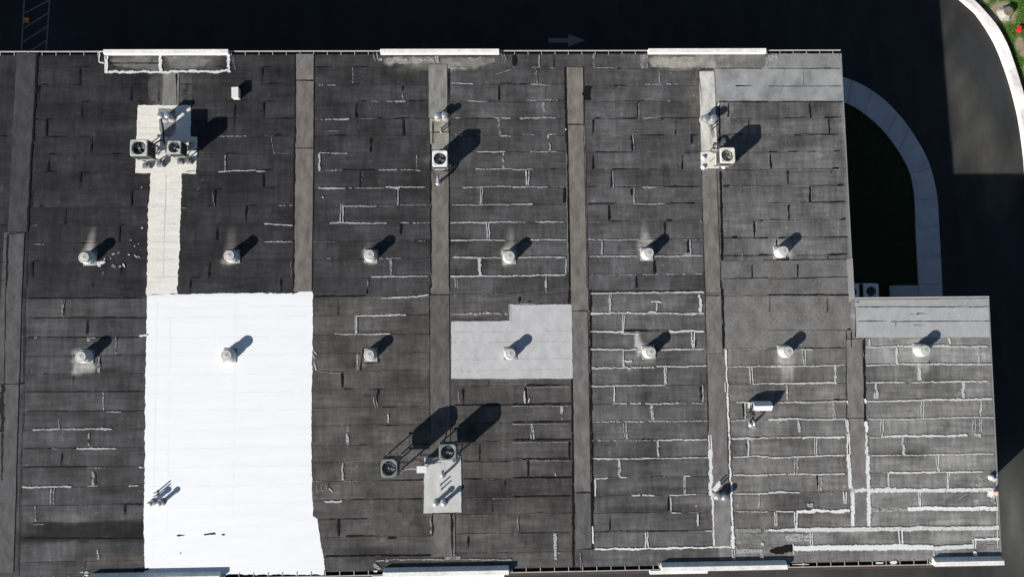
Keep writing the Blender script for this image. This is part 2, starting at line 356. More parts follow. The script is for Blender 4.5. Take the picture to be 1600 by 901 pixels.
# grass blades on the sunlit verge
gb = MB(); cnt = 0
while cnt < 26000:
    x = random.uniform(24.5, 34); y = random.uniform(11, 24)
    if right_of_curb(x, y) < 0.02: continue
    cnt += 1
    if random.random() < soilw(np.array([x]), np.array([y]))[0] * 1.5: continue
    h = random.uniform(0.04, 0.11); a = random.uniform(0, 6.28); w = random.uniform(0.010, 0.022)
    dx, dy = math.cos(a) * w, math.sin(a) * w; lx, ly = random.gauss(0, .05), random.gauss(0, .05)
    t = random.uniform(.6, 1.4); yl = random.uniform(0, 1)
    gb.add([(x - dx, y - dy, 0.015), (x + dx, y + dy, 0.015), (x + lx, y + ly, 0.015 + h)], [(0, 1, 2)], (0.06 * t + .035 * yl, 0.15 * t, 0.022 * t, 1))
M['blade_grass'] = mat('grass_blades', (0, 0, 0), rough=0.8, attr='col', spec=0.2)
gl = gb.build('grass', M['blade_grass']); tag(gl, 'short green lawn grass growing beyond the pale curved curb', 'grass', kind='stuff')

# road paint
am = MB()
a = [G(857, 60), G(857, 67), G(888, 67), G(888, 73.5), G(914, 63.3), G(888, 53.5), G(888, 60)]
ar = flat_poly('road_arrow', a, 0.004, M['marking']); tag(ar, kind='structure')
hm = MB()
def stripe(m, a, b, w, z=0.004):
    A = Vector(G(*a)); B = Vector(G(*b)); d = (B - A).normalized(); n = Vector((-d.y, d.x)) * w / 2
    m.add([(*(A + n), z), (*(A - n), z), (*(B - n), z), (*(B + n), z)], [(0, 1, 2, 3)])
stripe(hm, (40, -40), (33, 90), .09); stripe(hm, (80, -40), (71.5, 90), .09)
for a, b in [((38.4, 43.5), (74.6, 21.3)), ((39.3, 20.8), (75.8, 1.3)), ((36.3, 66), (73.6, 42)), ((35, 88), (72.8, 63.5)), ((40.5, -2), (77, -20))]:
    stripe(hm, a, b, .09, 0.0065)
tag(hm.build('road_hatching', M['marking']), kind='structure')

# ------------------------------------------------------------------ THE BUILDING
X_L, X_R, X_E = -54.0, 18.80, 26.0
Y_T, Y_B, Y_S = 15.16, -11.60, 1.92
bld = empty('warehouse_building', (0, 0, 0), 'long flat roofed warehouse with patched black membrane roof and white coated square', 'building')

# --- surface tone of the membrane
DX = 0.1
xs = np.arange(X_L, X_E + DX / 2, DX); ys = np.arange(Y_B, Y_T + DX / 2, DX)
xs[-1] = X_E; ys[-1] = Y_T
ix_main = int(np.argmin(np.abs(xs - X_R))); xs[ix_main] = X_R
iy_s = int(np.argmin(np.abs(ys - Y_S))); ys[iy_s] = Y_S
XX, YY = np.meshgrid(xs, ys)
# bays: x borders, rows (photo y of each lap at the bay's middle), tone of upper and lower half
BAY = [
 ('b0', -54.0, -24.9, 10, [105.7,132.5,160,187,214.5,241,268.7,296,324,352,379.5,409,437,466,497,527,555,584,612,642,671,700,729,760,788,816,841,876], (0.0265,0.0265,0.0285), (0.0522,0.0522,0.0544)),
 ('b1', -23.95, -17.55, 140, [105.7,132.5,160,187,214.5,241,268.7,296,324,352,379.5,409,437,466,497,527,555,584,612,642,671,700,729,760,788,816,841,876], (0.0260,0.0260,0.0275), (0.0536,0.0536,0.0551)),
 ('b2', -16.5, -10.4, 370, [105,131.5,159,186,213.5,240.5,268,295,322,350,378,405.5,434,459], (0.0290,0.0285,0.0300), (0.0522,0.0522,0.0536)),
 ('b3', -9.45, -3.3, 580, [105.5,133,159,186,212,240,266,293,321,349,377,405,434,462,492.5,522.5,551,579,607,636,664,695,721,750.5,780,810,838,868], (0.0403,0.0398,0.0409), (0.0675,0.0638,0.0615)),
 ('b4', -2.34, 3.92, 800, [105,132,159,186,212,237.5,265,293,320.5,348,376,403,431,458,472,602.5,631,660,688.5,717,747,776,802,832,862], (0.0614,0.0602,0.0608), (0.0653,0.0616,0.0595)),
 ('b5', 4.87, 11.0, 1010, [108,135,159,186,212,238,265,292,319,346,374,401,429,456.5,489,519,546,574,602,630,659,687,715,745,773,800,829,856], (0.0704,0.0688,0.0693), (0.0852,0.0824,0.0809)),
 ('b6', 11.95, 18.3, 1225, [107,135,159,185,211,238,265,291,317.5,344,371,399,407,434,461,489,516,544.5,571,599,626,655,683.5,713,741,769,798.5,827,855], (0.1060,0.1040,0.1020), (0.1300,0.1263,0.1200)),
 ('b7', 19.25, 26.0, 1450, [490,508,541,569,597,625,652,681.5,710,737,765,793.5,823,852], (0.1550,0.1525,0.1438), (0.1626,0.1600,0.1511)),
]
col = np.zeros(XX.shape + (3,), dtype=np.float32)
col[:] = (.045, .044, .044)
row_lines = []
r2 = np.random.default_rng(3)
for (nm, bx0, bx1, mid, rows, cu, clow) in BAY:
    m = (XX >= bx0 - .6) & (XX <= bx1 + .6)
    base = np.where((YY > RIDGE_Y)[..., None], np.array(cu), np.array(clow))
    col[m] = base[m]
    wy = [rf(mid, r)[1] for r in rows]
    row_lines += [(bx0, bx1, y) for y in wy]
    ed = [Y_T] + wy + [Y_B]
    for k in range(len(ed) - 1):                      # every roll of membrane has weathered a little differently
        cut = bx0 + r2.uniform(.15, .85) * (bx1 - bx0)
        for a, b in ((bx0, cut), (cut, bx1)):
            q = m & (YY <= ed[k]) & (YY > ed[k + 1]) & (XX >= a) & (XX < b)
            t = r2.normal(1.0, .10); col[q] *= t
            # darker residue just below the lap
            e = np.clip(1 - (ed[k] - YY[q]) / .35, 0, 1); col[q] *= (1 - .14 * e)[:, None]
def soft(px, py, rx, ry, c, s, power=2.0, edge=1.0):
    """a stain of its own colour: centre and radii in photo pixels"""
    cx, cy = rf(px, py); ax, ay = rx * K, ry * K
    i0, i1 = np.searchsorted(xs, cx - ax * 1.4 - .5), np.searchsorted(xs, cx + ax * 1.4 + .5); j0, j1 = np.searchsorted(ys, cy - ay * 1.4 - .5), np.searchsorted(ys, cy + ay * 1.4 + .5)
    X = XX[j0:j1, i0:i1]; Y_ = YY[j0:j1, i0:i1]
    if X.size == 0: return
    Xw = X + (noise2(X * 1.3 + px, Y_ * 1.3) - .47) * min(ax, .9) * .9; Yw = Y_ + (noise2(X * 1.3 + 31, Y_ * 1.3 + py) - .47) * min(ay, .6) * .9
    d = (np.abs((Xw - cx) / ax) ** power + np.abs((Yw - cy) / ay) ** power) ** (1 / power)
    w = np.clip((1 - d) / edge, 0, 1); w = w * w * (3 - 2 * w)
    wob = .70 + .6 * noise2(X * 2.1 + px, Y_ * 2.1)
    w = np.clip(w * s * wob, 0, 1)[..., None]
    col[j0:j1, i0:i1] = col[j0:j1, i0:i1] * (1 - w) + np.array(c, dtype=np.float32) * w
def noise2(x, y):
    v = np.zeros_like(x); a = .5
    for o in range(4):
        xi = np.floor(x).astype(int); yi = np.floor(y).astype(int); fx = x - xi; fy = y - yi
        fx = fx * fx * (3 - 2 * fx); fy = fy * fy * (3 - 2 * fy)
        h = lambda i, j: (np.sin(i * 127.1 + j * 311.7) * 43758.5453) % 1.0
        v += a * ((h(xi, yi) * (1 - fx) + h(xi + 1, yi) * fx) * (1 - fy) + (h(xi, yi + 1) * (1 - fx) + h(xi + 1, yi + 1) * fx) * fy)
        x = x * 2.03 + 17; y = y * 2.03 + 5; a *= .5
    return v
def streak(px, y0, y1, w0, w1, c, s, drift=0):
    """wash-off from a vent: y0 next to the vent, y1 where it dies out, half widths in pixels"""
    cx0, cy0 = rf(px, y0); cx1, cy1 = rf(px + drift, y1)
    t = (YY - cy0) / (cy1 - cy0); tt = np.clip(t, 0, 1)
    wid = (w0 + (w1 - w0) * np.sqrt(tt)) * K; c_x = cx0 + (cx1 - cx0) * tt
    w = np.clip(1.3 - np.abs(XX - c_x) / wid, 0, 1) * np.clip(1 - tt, 0, 1) ** .8 * ((t > -0.05) & (t < 1))
    w = np.clip(w * s, 0, 1)[..., None]
    col[:] = col * (1 - w) + np.array(c, dtype=np.float32) * w
silt = (.17, .165, .15)
for px, y0, y1, w0, w1, s, dr in [(140, 392, 352, 12, 3, .75, 6), (360, 392, 352, 10, 7, .45, 2), (577, 392, 370, 9, 5, .15, 0), (797, 395, 350, 12, 4, .65, 0), (1008, 388, 340, 13, 4, .65, -2), (1216, 382, 350, 9, 4, .2, 0)]:
    streak(px, y0, y1, w0, w1, (.24, .235, .22) if px < 700 else (.30, .295, .265), min(1, s * 1.3), dr)
streak(1231, 562, 602, 12, 9, (.30, .295, .275), .7); streak(1238, 570, 605, 4, 3, (.33, .325, .30), .5); streak(1224, 570, 598, 3, 3, (.3, .295, .275), .4)
streak(1438, 560, 630, 9, 6, (.33, .32, .30), .6); streak(1448, 570, 600, 5, 4, (.3, .3, .28), .5); streak(577, 565, 600, 8, 6, (.12, .115, .105), .5)
streak(1174, 672, 700, 8, 4, (.2, .2, .19), .5); streak(127, 565, 590, 16, 14, (.12, .12, .115), .3)
# silt and ponding
r6 = random.Random(77)
for _ in range(170):                                   # old puddle marks and scuffs, wherever they happened
    px, py = r6.uniform(20, 1550), r6.uniform(90, 880)
    lowhalf = py > 460
    if not lowhalf and r6.random() < .45: continue
    cx, cy = rf(px, py); i_ = min(len(xs) - 1, int(np.argmin(np.abs(xs - cx)))); j_ = int(np.argmin(np.abs(ys - cy)))
    f_ = r6.choice([.55, .65, .72, 1.25, 1.4, 1.6]); b_ = col[j_, i_] * f_
    if r6.random() < .5: soft(px, py, r6.uniform(15, 70), r6.uniform(5, 14), b_, r6.uniform(.5, .95), r6.choice([2, 3]), r6.uniform(.5, 1))
    else: soft(px, py, r6.uniform(4, 26), r6.uniform(10, 40), b_, r6.uniform(.5, .9), r6.choice([2, 3]), r6.uniform(.5, 1))
for a in [(262, 140, 30, 32, (.115, .112, .105), .75, 6, .4), (330, 128, 45, 16, (.06, .058, .055), .5, 3, .8),
          (262, 98, 100, 20, (.07, .065, .056), .8, 8, .3), (700, 100, 96, 12, (.15, .145, .125), .7, 6, .5), (745, 103, 40, 7, (.035, .033, .03), .7, 3, .8),
          (630, 112, 40, 8, (.09, .085, .078), .5, 3, .8), (1105, 98, 96, 15, (.20, .192, .165), .75, 6, .5), (1160, 102, 40, 6, (.09, .085, .07), .6, 3, .8), (1085, 150, 14, 55, (.10, .093, .075), .6, 4, .7),
          (1190, 95, 130, 16, (.16, .16, .155), .5, 6, .6), (1135, 175, 14, 20, (.19, .185, .17), .6, 4, .7),
          (610, 790, 55, 60, (.075, .072, .068), .75, 3, .7), (600, 760, 28, 30, (.085, .082, .078), .5, 3, .7), (640, 740, 40, 20, (.075, .072, .068), .5, 3, .7),
          (628, 790, 8, 40, (.03, .029, .028), .7, 3, .8), (560, 862, 70, 9, (.025, .024, .023), .8, 3, .8), (600, 862, 90, 14, (.03, .029, .028), .5, 3, .8), (590, 848, 40, 8, (.075, .07, .064), .5, 3, .8),
          (150, 829, 130, 17, (.013, .012, .0125), 1.3, 6, .6), (70, 838, 70, 10, (.013, .0125, .0125), 1.1, 4, .8), (190, 816, 60, 10, (.015, .014, .0145), 1.1, 4, .8), (150, 812, 110, 3, (.09, .088, .085), .6, 4, .9), (190, 875, 55, 10, (.075, .066, .058), .8, 4, .6), (140, 885, 22, 16, (.085, .08, .074), .6, 3, .8),
          (170, 580, 60, 8, (.024, .024, .025), .7, 3, .9), (115, 590, 70, 4, (.022, .022, .023), .6, 3, .9), (110, 485, 90, 14, (.07, .07, .07), .6, 6, .8), (200, 480, 90, 10, (.06, .06, .062), .5, 6, .8), (120, 648, 45, 12, (.026, .026, .027), .6, 3, .9), (75, 620, 25, 30, (.05, .05, .05), .5, 3, .9),
          (1050, 764, 90, 8, (.027, .026, .026), .7, 3, .9), (1020, 796, 90, 9, (.023, .022, .022), .75, 3, .9), (1085, 800, 30, 30, (.036, .035, .032), .6, 3, .9), (985, 590, 30, 14, (.033, .032, .031), .6, 3, .8),
          (800, 700, 60, 60, (.036, .035, .034), .4, 2, 1), (760, 760, 70, 40, (.033, .031, .030), .5, 2, 1), (560, 570, 40, 12, (.022, .021, .02), .7, 3, .9), (630, 590, 60, 20, (.03, .028, .027), .5, 3, .9), (660, 560, 50, 18, (.032, .030, .029), .5, 3, .9),
          (600, 520, 60, 10, (.03, .029, .028), .5, 3, .9), (955, 360, 25, 20, (.08, .077, .072), .4, 2, 1), (1255, 130, 60, 22, (.24, .24, .235), .0, 4, .8),
          (1260, 440, 75, 36, (.15, .146, .14), .55, 8, .5), (1230, 500, 105, 44, (.165, .16, .152), .62, 10, .3), (1050, 472, 30, 12, (.15, .145, .14), .5, 4, .8), (1000, 473, 60, 12, (.10, .097, .094), .5, 4, .8),
          (1240, 786, 55, 24, (.052, .05, .048), .65, 4, .7), (1200, 846, 60, 18, (.17, .168, .16), .6, 4, .7), (1180, 862, 50, 8, (.19, .187, .175), .7, 4, .7), (1265, 588, 30, 20, (.07, .068, .064), .5, 3, .9), (1400, 785, 40, 12, (.075, .073, .07), .4, 3, .9),
          (750, 485, 50, 20, (.075, .072, .07), .7, 6, .6), (800, 468, 95, 6, (.09, .087, .084), .5, 6, .6), (750, 500, 50, 5, (.034, .033, .032), .8, 6, .6), (1150, 895, 12, 8, (.2, .2, .19), .5, 3, .9),
          (620, 478, 60, 12, (.062, .06, .058), .5, 6, .7), (540, 870, 30, 10, (.055, .055, .057), .5, 3, .9), (960, 868, 50, 14, (.10, .10, .10), .6, 4, .7), (1050, 866, 80, 10, (.09, .085, .078), .6, 4, .7), (1022, 874, 12, 12, (.2, .2, .19), .4, 2, 1)]:
    soft(*a)
def blur(a, n):
    for _ in range(n):
        p = np.pad(a, 1, mode='edge'); a = (p[:-2, 1:-1] + p[2:, 1:-1] + p[1:-1, :-2] + p[1:-1, 2:] + 2 * p[1:-1, 1:-1]) / 6
    return a
def softpoly(pts, c, s=.9):
    poly = [rf(*p) for p in pts]; ax = [p[0] for p in poly]; ay = [p[1] for p in poly]
    i0, i1 = np.searchsorted(xs, min(ax) - .8), np.searchsorted(xs, max(ax) + .8); j0, j1 = np.searchsorted(ys, min(ay) - .8), np.searchsorted(ys, max(ay) + .8)
    X = XX[j0:j1, i0:i1]; Y_ = YY[j0:j1, i0:i1]; wob = (noise2(X * 2.2 + ax[0] * 3, Y_ * 2.2) - .45) * .5
    Xw = X + wob; Yw = Y_ + (noise2(X * 2.2 + 40, Y_ * 2.2 + ay[0]) - .45) * .5
    ins = np.zeros(X.shape, bool); n = len(poly)
    for k in range(n):
        (xa, ya), (xb, yb) = poly[k], poly[(k + 1) % n]
        if ya == yb: continue
        cr = ((ya > Yw) != (yb > Yw)) & (Xw < (xb - xa) * (Yw - ya) / (yb - ya) + xa); ins ^= cr
    w = blur(ins.astype(float), 1) * s * np.clip(.60 + 1.0 * noise2(X * 1.8 + 9, Y_ * 1.8), 0, 1)
    w = np.clip(w, 0, 1)[..., None]; col[j0:j1, i0:i1] = col[j0:j1, i0:i1] * (1 - w) + np.array(c, dtype=np.float32) * w
softpoly([(113.5, 562), (118, 548), (140, 548), (152, 566), (150, 582), (130, 584), (110, 582)], (.24, .235, .22))
softpoly([(562, 545), (566, 541), (592, 560), (592, 567), (577, 571), (564, 580), (561, 578)], (.20, .19, .175))
softpoly([(1002, 368), (1012, 372), (1022, 374), (1014, 380), (1003, 392), (1000, 404), (997, 385)], (.30, .29, .265))
softpoly([(1216, 543), (1222, 540), (1244, 545), (1244, 571), (1219, 569), (1213, 562)], (.23, .226, .212))
softpoly([(1428, 534), (1436, 533), (1452, 550), (1455, 566), (1430, 568)], (.25, .246, .23))
softpoly([(1004, 555), (1024, 553), (1025, 565), (1006, 567)], (.24, .235, .22))
softpoly([(788, 388), (800, 386), (806, 402), (801, 410), (784, 411)], (.45, .43, .38))
softpoly([(566, 392), (574, 386), (591, 398), (590, 410), (578, 413), (566, 410)], (.30, .28, .23))
softpoly([(348, 396), (352, 392), (372, 408), (372, 413), (348, 413)], (.24, .22, .17))
softpoly([(993, 522), (1000, 521), (1003, 535), (1007, 541), (1003, 552), (997, 552), (993, 537)], (.48, .475, .46))
softpoly([(1208, 381), (1216, 372), (1236, 372), (1236, 404), (1211, 405)], (.26, .25, .235))
softpoly([(192, 90), (225, 91), (236, 97), (244, 96), (247, 109), (235, 107), (218, 106), (196, 104), (178, 100), (173, 93)], (.15, .145, .135))
softpoly([(266, 90), (300, 90), (322, 93), (318, 99), (305, 104), (285, 107), (268, 103), (260, 98)], (.17, .165, .155))
softpoly([(690, 99), (742, 95), (770, 97), (745, 103), (720, 106), (692, 106)], (.26, .25, .215))
softpoly([(600, 94), (678, 92), (678, 99), (640, 97), (606, 99)], (.33, .325, .28))
softpoly([(1015, 92), (1092, 93), (1096, 99), (1060, 104), (1020, 101)], (.36, .345, .29))
softpoly([(1105, 96), (1116, 97), (1116, 108), (1104, 106)], (.36, .35, .32))
# roof sheet
nx, ny = len(xs), len(ys)
keep = ~((XX > X_R + 1e-6) & (YY > Y_S + 1e-6))
vid = -np.ones(XX.shape, dtype=int); vid[keep] = np.arange(keep.sum())
ZZ = ROOF_Z + RIDGE_DZ * np.clip(1 - np.abs(YY - RIDGE_Y) / 13.5, 0, None)
P = np.stack([XX, YY, ZZ], -1)[keep]
q = np.stack([vid[:-1, :-1], vid[:-1, 1:], vid[1:, 1:], vid[1:, :-1]], -1).reshape(-1, 4)
q = q[(q >= 0).all(1)]
me = bpy.data.meshes.new('roof_membrane'); me.from_pydata(P.tolist(), [], q.tolist())
ca = me.color_attributes.new('col', 'FLOAT_COLOR', 'POINT')
cc = np.concatenate([col[keep], np.ones((keep.sum(), 1), dtype=np.float32)], 1)
ca.data.foreach_set('color', np.ascontiguousarray(cc, dtype=np.float32).ravel())
me.materials.append(M['membrane'])
roof = bpy.data.objects.new('roof_membrane', me); C.objects.link(roof); roof.parent = bld

# walls
w = MB()
loop = [(X_L, Y_B + .06), (X_E - .03, Y_B + .06), (X_E - .03, Y_S - .03), (X_R - .03, Y_S - .03), (X_R - .03, Y_T - .06), (X_L, Y_T - .06)]
vv = [(x, y, -0.2) for x, y in loop] + [(x, y, ROOF_Z - 0.004) for x, y in loop]
n = len(loop); w.add(vv, [(i, (i + 1) % n, n + (i + 1) % n, n + i) for i in range(n)])
w.build('wall', M['stucco'], bld)
# sheet metal edge down the right-hand sides
e = MB()
zE = lambda y: roofz(y)
def edge_trim(x, ya, yb):
    k = 12; pts = [ya + (yb - ya) * i / k for i in range(k + 1)]
    for a, b in zip(pts[:-1], pts[1:]):
        e.add([(x - .03, a, zE(a) + .012), (x + .035, a, zE(a) + .012), (x + .035, b, zE(b) + .012), (x - .03, b, zE(b) + .012), (x + .035, a, zE(a) - .16), (x + .035, b, zE(b) - .16)],
              [(0, 1, 2, 3), (1, 4, 5, 2)])
ME = mat('grey_edge_metal', (.20, .195, .19), .6, noise=.15, nscale=3)
edge_trim(X_R, Y_S + .04, Y_T); e.build('metal_edge', ME, bld)
e = MB(); edge_trim(X_E, Y_B, Y_S); e.build('metal_edge', ME, bld)
e2 = MB(); e2.add([(X_R + .04, Y_S - .02, zE(Y_S) + .014), (X_E + .03, Y_S - .02, zE(Y_S) + .014), (X_E + .03, Y_S + .04, zE(Y_S) + .014), (X_R + .04, Y_S + .04, zE(Y_S) + .014),
                   (X_E + .03, Y_S + .04, zE(Y_S) - .16), (X_R + .04, Y_S + .04, zE(Y_S) - .16)], [(0, 1, 2, 3), (3, 2, 4, 5)])
e2.build('metal_edge', mat('pale_edge_metal', (.42, .41, .40), .6, noise=.15, nscale=3), bld)

# --- patches lying on the membrane
def dense(poly, step=.12, jit=.02, seed=0):
    r = random.Random(seed); out = []
    for i in range(len(poly)):
        a = Vector(poly[i]); b = Vector(poly[(i + 1) % len(poly)]); L = (b - a).length; k = max(1, int(L / step))
        d = (b - a) / max(L, 1e-6); nrm = Vector((-d.y, d.x)); w = 0
        for j in range(k):
            w = .55 * w + r.gauss(0, jit)
            out.append(tuple(a + d * (L * j / k) + nrm * (w if 0 < j else r.gauss(0, jit * .4))))
    return out
def patch(name, px, m, dz, colr=None, jit=.015, step=.12, seed=1, parent=None, thick=0.0, world=False):
    poly = px if world else [rf(*p) for p in px]
    pts = dense(poly, step, jit, seed)
    bm = bmesh.new(); f = bm.faces.new([bm.verts.new((x, y, 0)) for x, y in pts]); f.normal_update()
    if f.normal.z < 0: f.normal_flip()
    if min(p[1] for p in pts) < RIDGE_Y < max(p[1] for p in pts):
        bmesh.ops.bisect_plane(bm, geom=bm.verts[:] + bm.edges[:] + bm.faces[:], plane_co=(0, RIDGE_Y, 0), plane_no=(0, 1, 0))
    if thick:
        edges = [e_ for e_ in bm.edges if len(e_.link_faces) == 1]
        r = bmesh.ops.extrude_edge_only(bm, edges=edges)
        low = [v for v in r['geom'] if isinstance(v, bmesh.types.BMVert)]
    else: low = []
    lowset = set(low)
    for v in bm.verts:
        v.co.z = roofz(v.co.y) + (dz if v not in lowset else 0.0005)
    bmesh.ops.triangulate(bm, faces=[f2 for f2 in bm.faces if len(f2.verts) > 4])
    me = bpy.data.meshes.new(name); bm.to_mesh(me); bm.free()
    if colr is not None:
        at = me.color_attributes.new('col', 'FLOAT_COLOR', 'POINT')
        at.data.foreach_set('color', np.tile(np.array(colr if len(colr) == 4 else (*colr, 1), dtype=np.float32), len(me.vertices)))
    me.materials.append(m)
    o = bpy.data.objects.new(name, me); C.objects.link(o); o.parent = parent or bld
    return o
coat = patch('white_coating', [(230, 461.5), (260, 460), (300, 459), (360, 458), (420, 458), (462, 458), (474, 454), (488, 455), (488.5, 520), (487.5, 600), (486.5, 700), (487.5, 760), (489.5, 806), (496, 810), (500, 838), (504, 862), (508, 888), (507, 897), (226, 895), (224.5, 810), (227, 690), (228, 560), (229, 520)],
      M['coating'], .012, jit=.013, step=.08, seed=4, thick=1)
for k_, (poly_, c_, a_) in enumerate([([(188, 91), (240, 90), (247, 95), (247, 109), (235, 108), (218, 107), (196, 105), (178, 101), (173, 95)], .17, .42), ([(258, 88), (300, 89), (330, 92), (322, 100), (305, 105), (285, 108), (266, 105), (258, 99)], .19, .50),
        ([(596, 91), (680, 90), (680, 100), (640, 99), (604, 101)], .33, .45), ([(690, 92), (772, 91), (774, 97), (745, 104), (692, 107)], .22, .55), ([(1012, 90), (1094, 90), (1098, 102), (1060, 106), (1018, 104)], .36, .48), ([(1102, 94), (1120, 95), (1118, 110), (1102, 108)], .34, .6), ([(1120, 93), (1190, 92), (1188, 99), (1122, 103)], .18, .45),
        ([(232, 116), (300, 116), (300, 164), (232, 164)], .115, .38), ([(1086, 112), (1096, 112), (1098, 200), (1088, 196)], .16, .32), ([(1124, 160), (1142, 160), (1142, 208), (1126, 208)], .2, .45), ([(1000, 86), (1012, 84), (1012, 108), (1002, 108)], .3, .45),
        ([(570, 752), (640, 750), (650, 800), (630, 840), (585, 836), (572, 790)], .095, .40), ([(1150, 832), (1290, 832), (1262, 848), (1150, 848)], .30, .42), ([(1148, 852), (1205, 852), (1205, 864), (1148, 864)], .24, .5)]):
    patch('silt_deposit', poly_, M['silt'], .0075 + .0004 * k_, (c_, c_ * .985, c_ * .92, a_), jit=.03, seed=60 + k_)
patch('white_coating', [(236, 266), (284, 268), (283, 310), (281, 360), (279, 420), (277, 459), (229, 461), (230.5, 400), (231, 340), (234, 290)], M['cream_coat'], .009, jit=.016, step=.08, seed=5, thick=1)
patch('coated_pad', [(216, 164.5), (298, 165), (298, 213.5), (308.5, 214), (306.5, 271), (212, 270.5), (213, 220)], M['cream_coat'], .016, jit=.010, step=.1, seed=6, thick=1)
patch('grey_repair_sheet', [(248, 170), (274, 170), (275, 186), (275, 203), (264, 214), (254, 214), (249, 200)], M['patch'], .020, (.20, .20, .20), jit=.01, seed=41)
patch('coated_pad', [(663, 714), (720.5, 712), (721, 799.5), (662, 801)], M['patch'], .034, (.43, .43, .42), jit=.008, seed=7, thick=1)
patch('coated_pad', [(1095, 238), (1124, 237), (1123, 263), (1095.5, 263.5)], M['cream_coat'], .034, jit=.010, seed=8, thick=1)
patch('grey_repair_sheet', [(705, 502), (796, 501), (796, 475), (893, 475), (895, 591), (705, 591.5)], M['patch'], .010, (.40, .40, .40), jit=.006, seed=9, thick=1)
patch('grey_repair_sheet', [(1117.5, 108), (1315, 108), (1317, 159), (1119, 159)], M['patch_mottled'], .014, (.235, .236, .234), jit=.004, seed=10, thick=1)
patch('grey_repair_sheet', [(1205, 84), (1311.5, 84), (1314, 107.6), (1190, 107.6), (1198, 98)], M['patch_mottled'], .010, (.20, .20, .195), jit=.010, seed=11)
patch('grey_repair_sheet', [(1337, 480), (1545.5, 480), (1547, 526.5), (1338, 527)], M['patch'], .010, (.315, .32, .32), jit=.004, seed=12, thick=1)
patch('grey_repair_sheet', [(1336, 468), (1545, 467), (1545.4, 479.6), (1336.5, 479.6)], M['patch'], .014, (.30, .30, .29), jit=.003, seed=13, thick=1)
patch('grey_repair_sheet', [(1468, 466.5), (1544.5, 466), (1545, 478), (1469, 478.6)], M['patch'], .018, (.27, .275, .275), jit=.003, seed=14)
patch('grey_repair_sheet', [(1127, 408), (1330, 404), (1333, 459), (1128, 460)], M['worn_sheet'], .006, (.122, .119, .115), jit=.004, seed=15)
patch('grey_repair_sheet', [(1129, 463), (1326, 462), (1330, 543), (1131, 545)], M['worn_sheet'], .006, (.145, .141, .134), jit=.004, seed=16)
patch('grey_repair_sheet', [(1322, 404), (1332, 404), (1335, 466), (1326, 473)], M['patch'], .022, (.24, .235, .225), jit=.003, seed=17)

# --- cap strips over the expansion joints
def strip(x0, x1, ya, yb, c, seed, dz=.026):
    c = tuple(v * (1.36 if .085 < c[0] < .14 else 1.15) for v in c)
    return patch('cap_strip', [(x0, ya), (x1, ya), (x1, yb), (x0, yb)], M['strip'], dz, c, jit=.004, step=.3, seed=seed, thick=1, world=True)
def Y(py, px=800): return rf(px, py)[1]
dk, md, lt = (.040, .040, .042), (.105, .097, .089), (.125, .117, .108)
strip(-24.98, -23.97, Y(362, 40), Y(84, 50), (.042, .042, .044), 1)
strip(-25.18, -24.15, Y(599, 30), Y(363, 40), (.068, .067, .068), 2); strip(-25.22, -24.17, Y(893, 30), Y(600, 30), (.072, .072, .073), 3)
strip(-17.35, -16.5, Y(165, 262), Y(114, 262), (.13, .127, .12), 4)
strip(-10.40, -9.47, Y(126, 475), Y(85, 475), (.115, .108, .10), 5); strip(-10.38, -9.45, Y(231, 475), Y(127.2, 475), (.098, .090, .082), 6); strip(-10.36, -9.44, Y(455.5, 475), Y(232.5, 475), (.105, .096, .087), 7)
strip(-3.40, -2.42, Y(184, 690), Y(101, 690), (.17, .165, .15), 8); strip(-3.34, -2.36, Y(206, 690), Y(185, 690), (.21, .2, .16), 9); strip(-3.32, -2.34, Y(234, 690), Y(207.5, 690), (.20, .19, .165), 10)
strip(-3.32, -2.36, Y(458, 690), Y(235, 690), (.098, .090, .080), 11); strip(-3.36, -2.36, Y(712, 690), Y(461, 690), (.080, .074, .070), 12); strip(-3.24, -2.14, Y(868, 690), Y(802, 690), (.09, .086, .082), 13)
strip(3.95, 4.82, Y(194, 895), Y(105.5, 895), (.115, .106, .093), 14); strip(3.97, 4.86, Y(485, 905), Y(195.5, 900), (.105, .097, .086), 15)
strip(3.99, 4.80, Y(767, 910), Y(486.5, 910), (.095, .090, .086), 16); strip(4.02, 4.80, Y(857, 910), Y(770, 910), (.08, .078, .077), 17)
strip(11.05, 11.88, Y(236, 1105), Y(112, 1105), (.42, .41, .375), 18, .022); strip(11.02, 11.80, Y(457, 1110), Y(264.5, 1110), (.108, .10, .09), 19)
strip(10.98, 11.80, Y(552, 1115), Y(458.5, 1115), (.108, .10, .094), 20); strip(11.0, 11.92, Y(778, 1118), Y(552.5, 1115), (.098, .092, .087), 21); strip(11.1, 11.98, Y(853, 1125), Y(779.5, 1125), (.15, .145, .138), 22)
strip(18.34, 19.16, Y(652, 1337), Y(530, 1337), (.112, .104, .096), 23); strip(18.36, 19.18, Y(820, 1340), Y(653, 1340), (.115, .11, .104), 24)
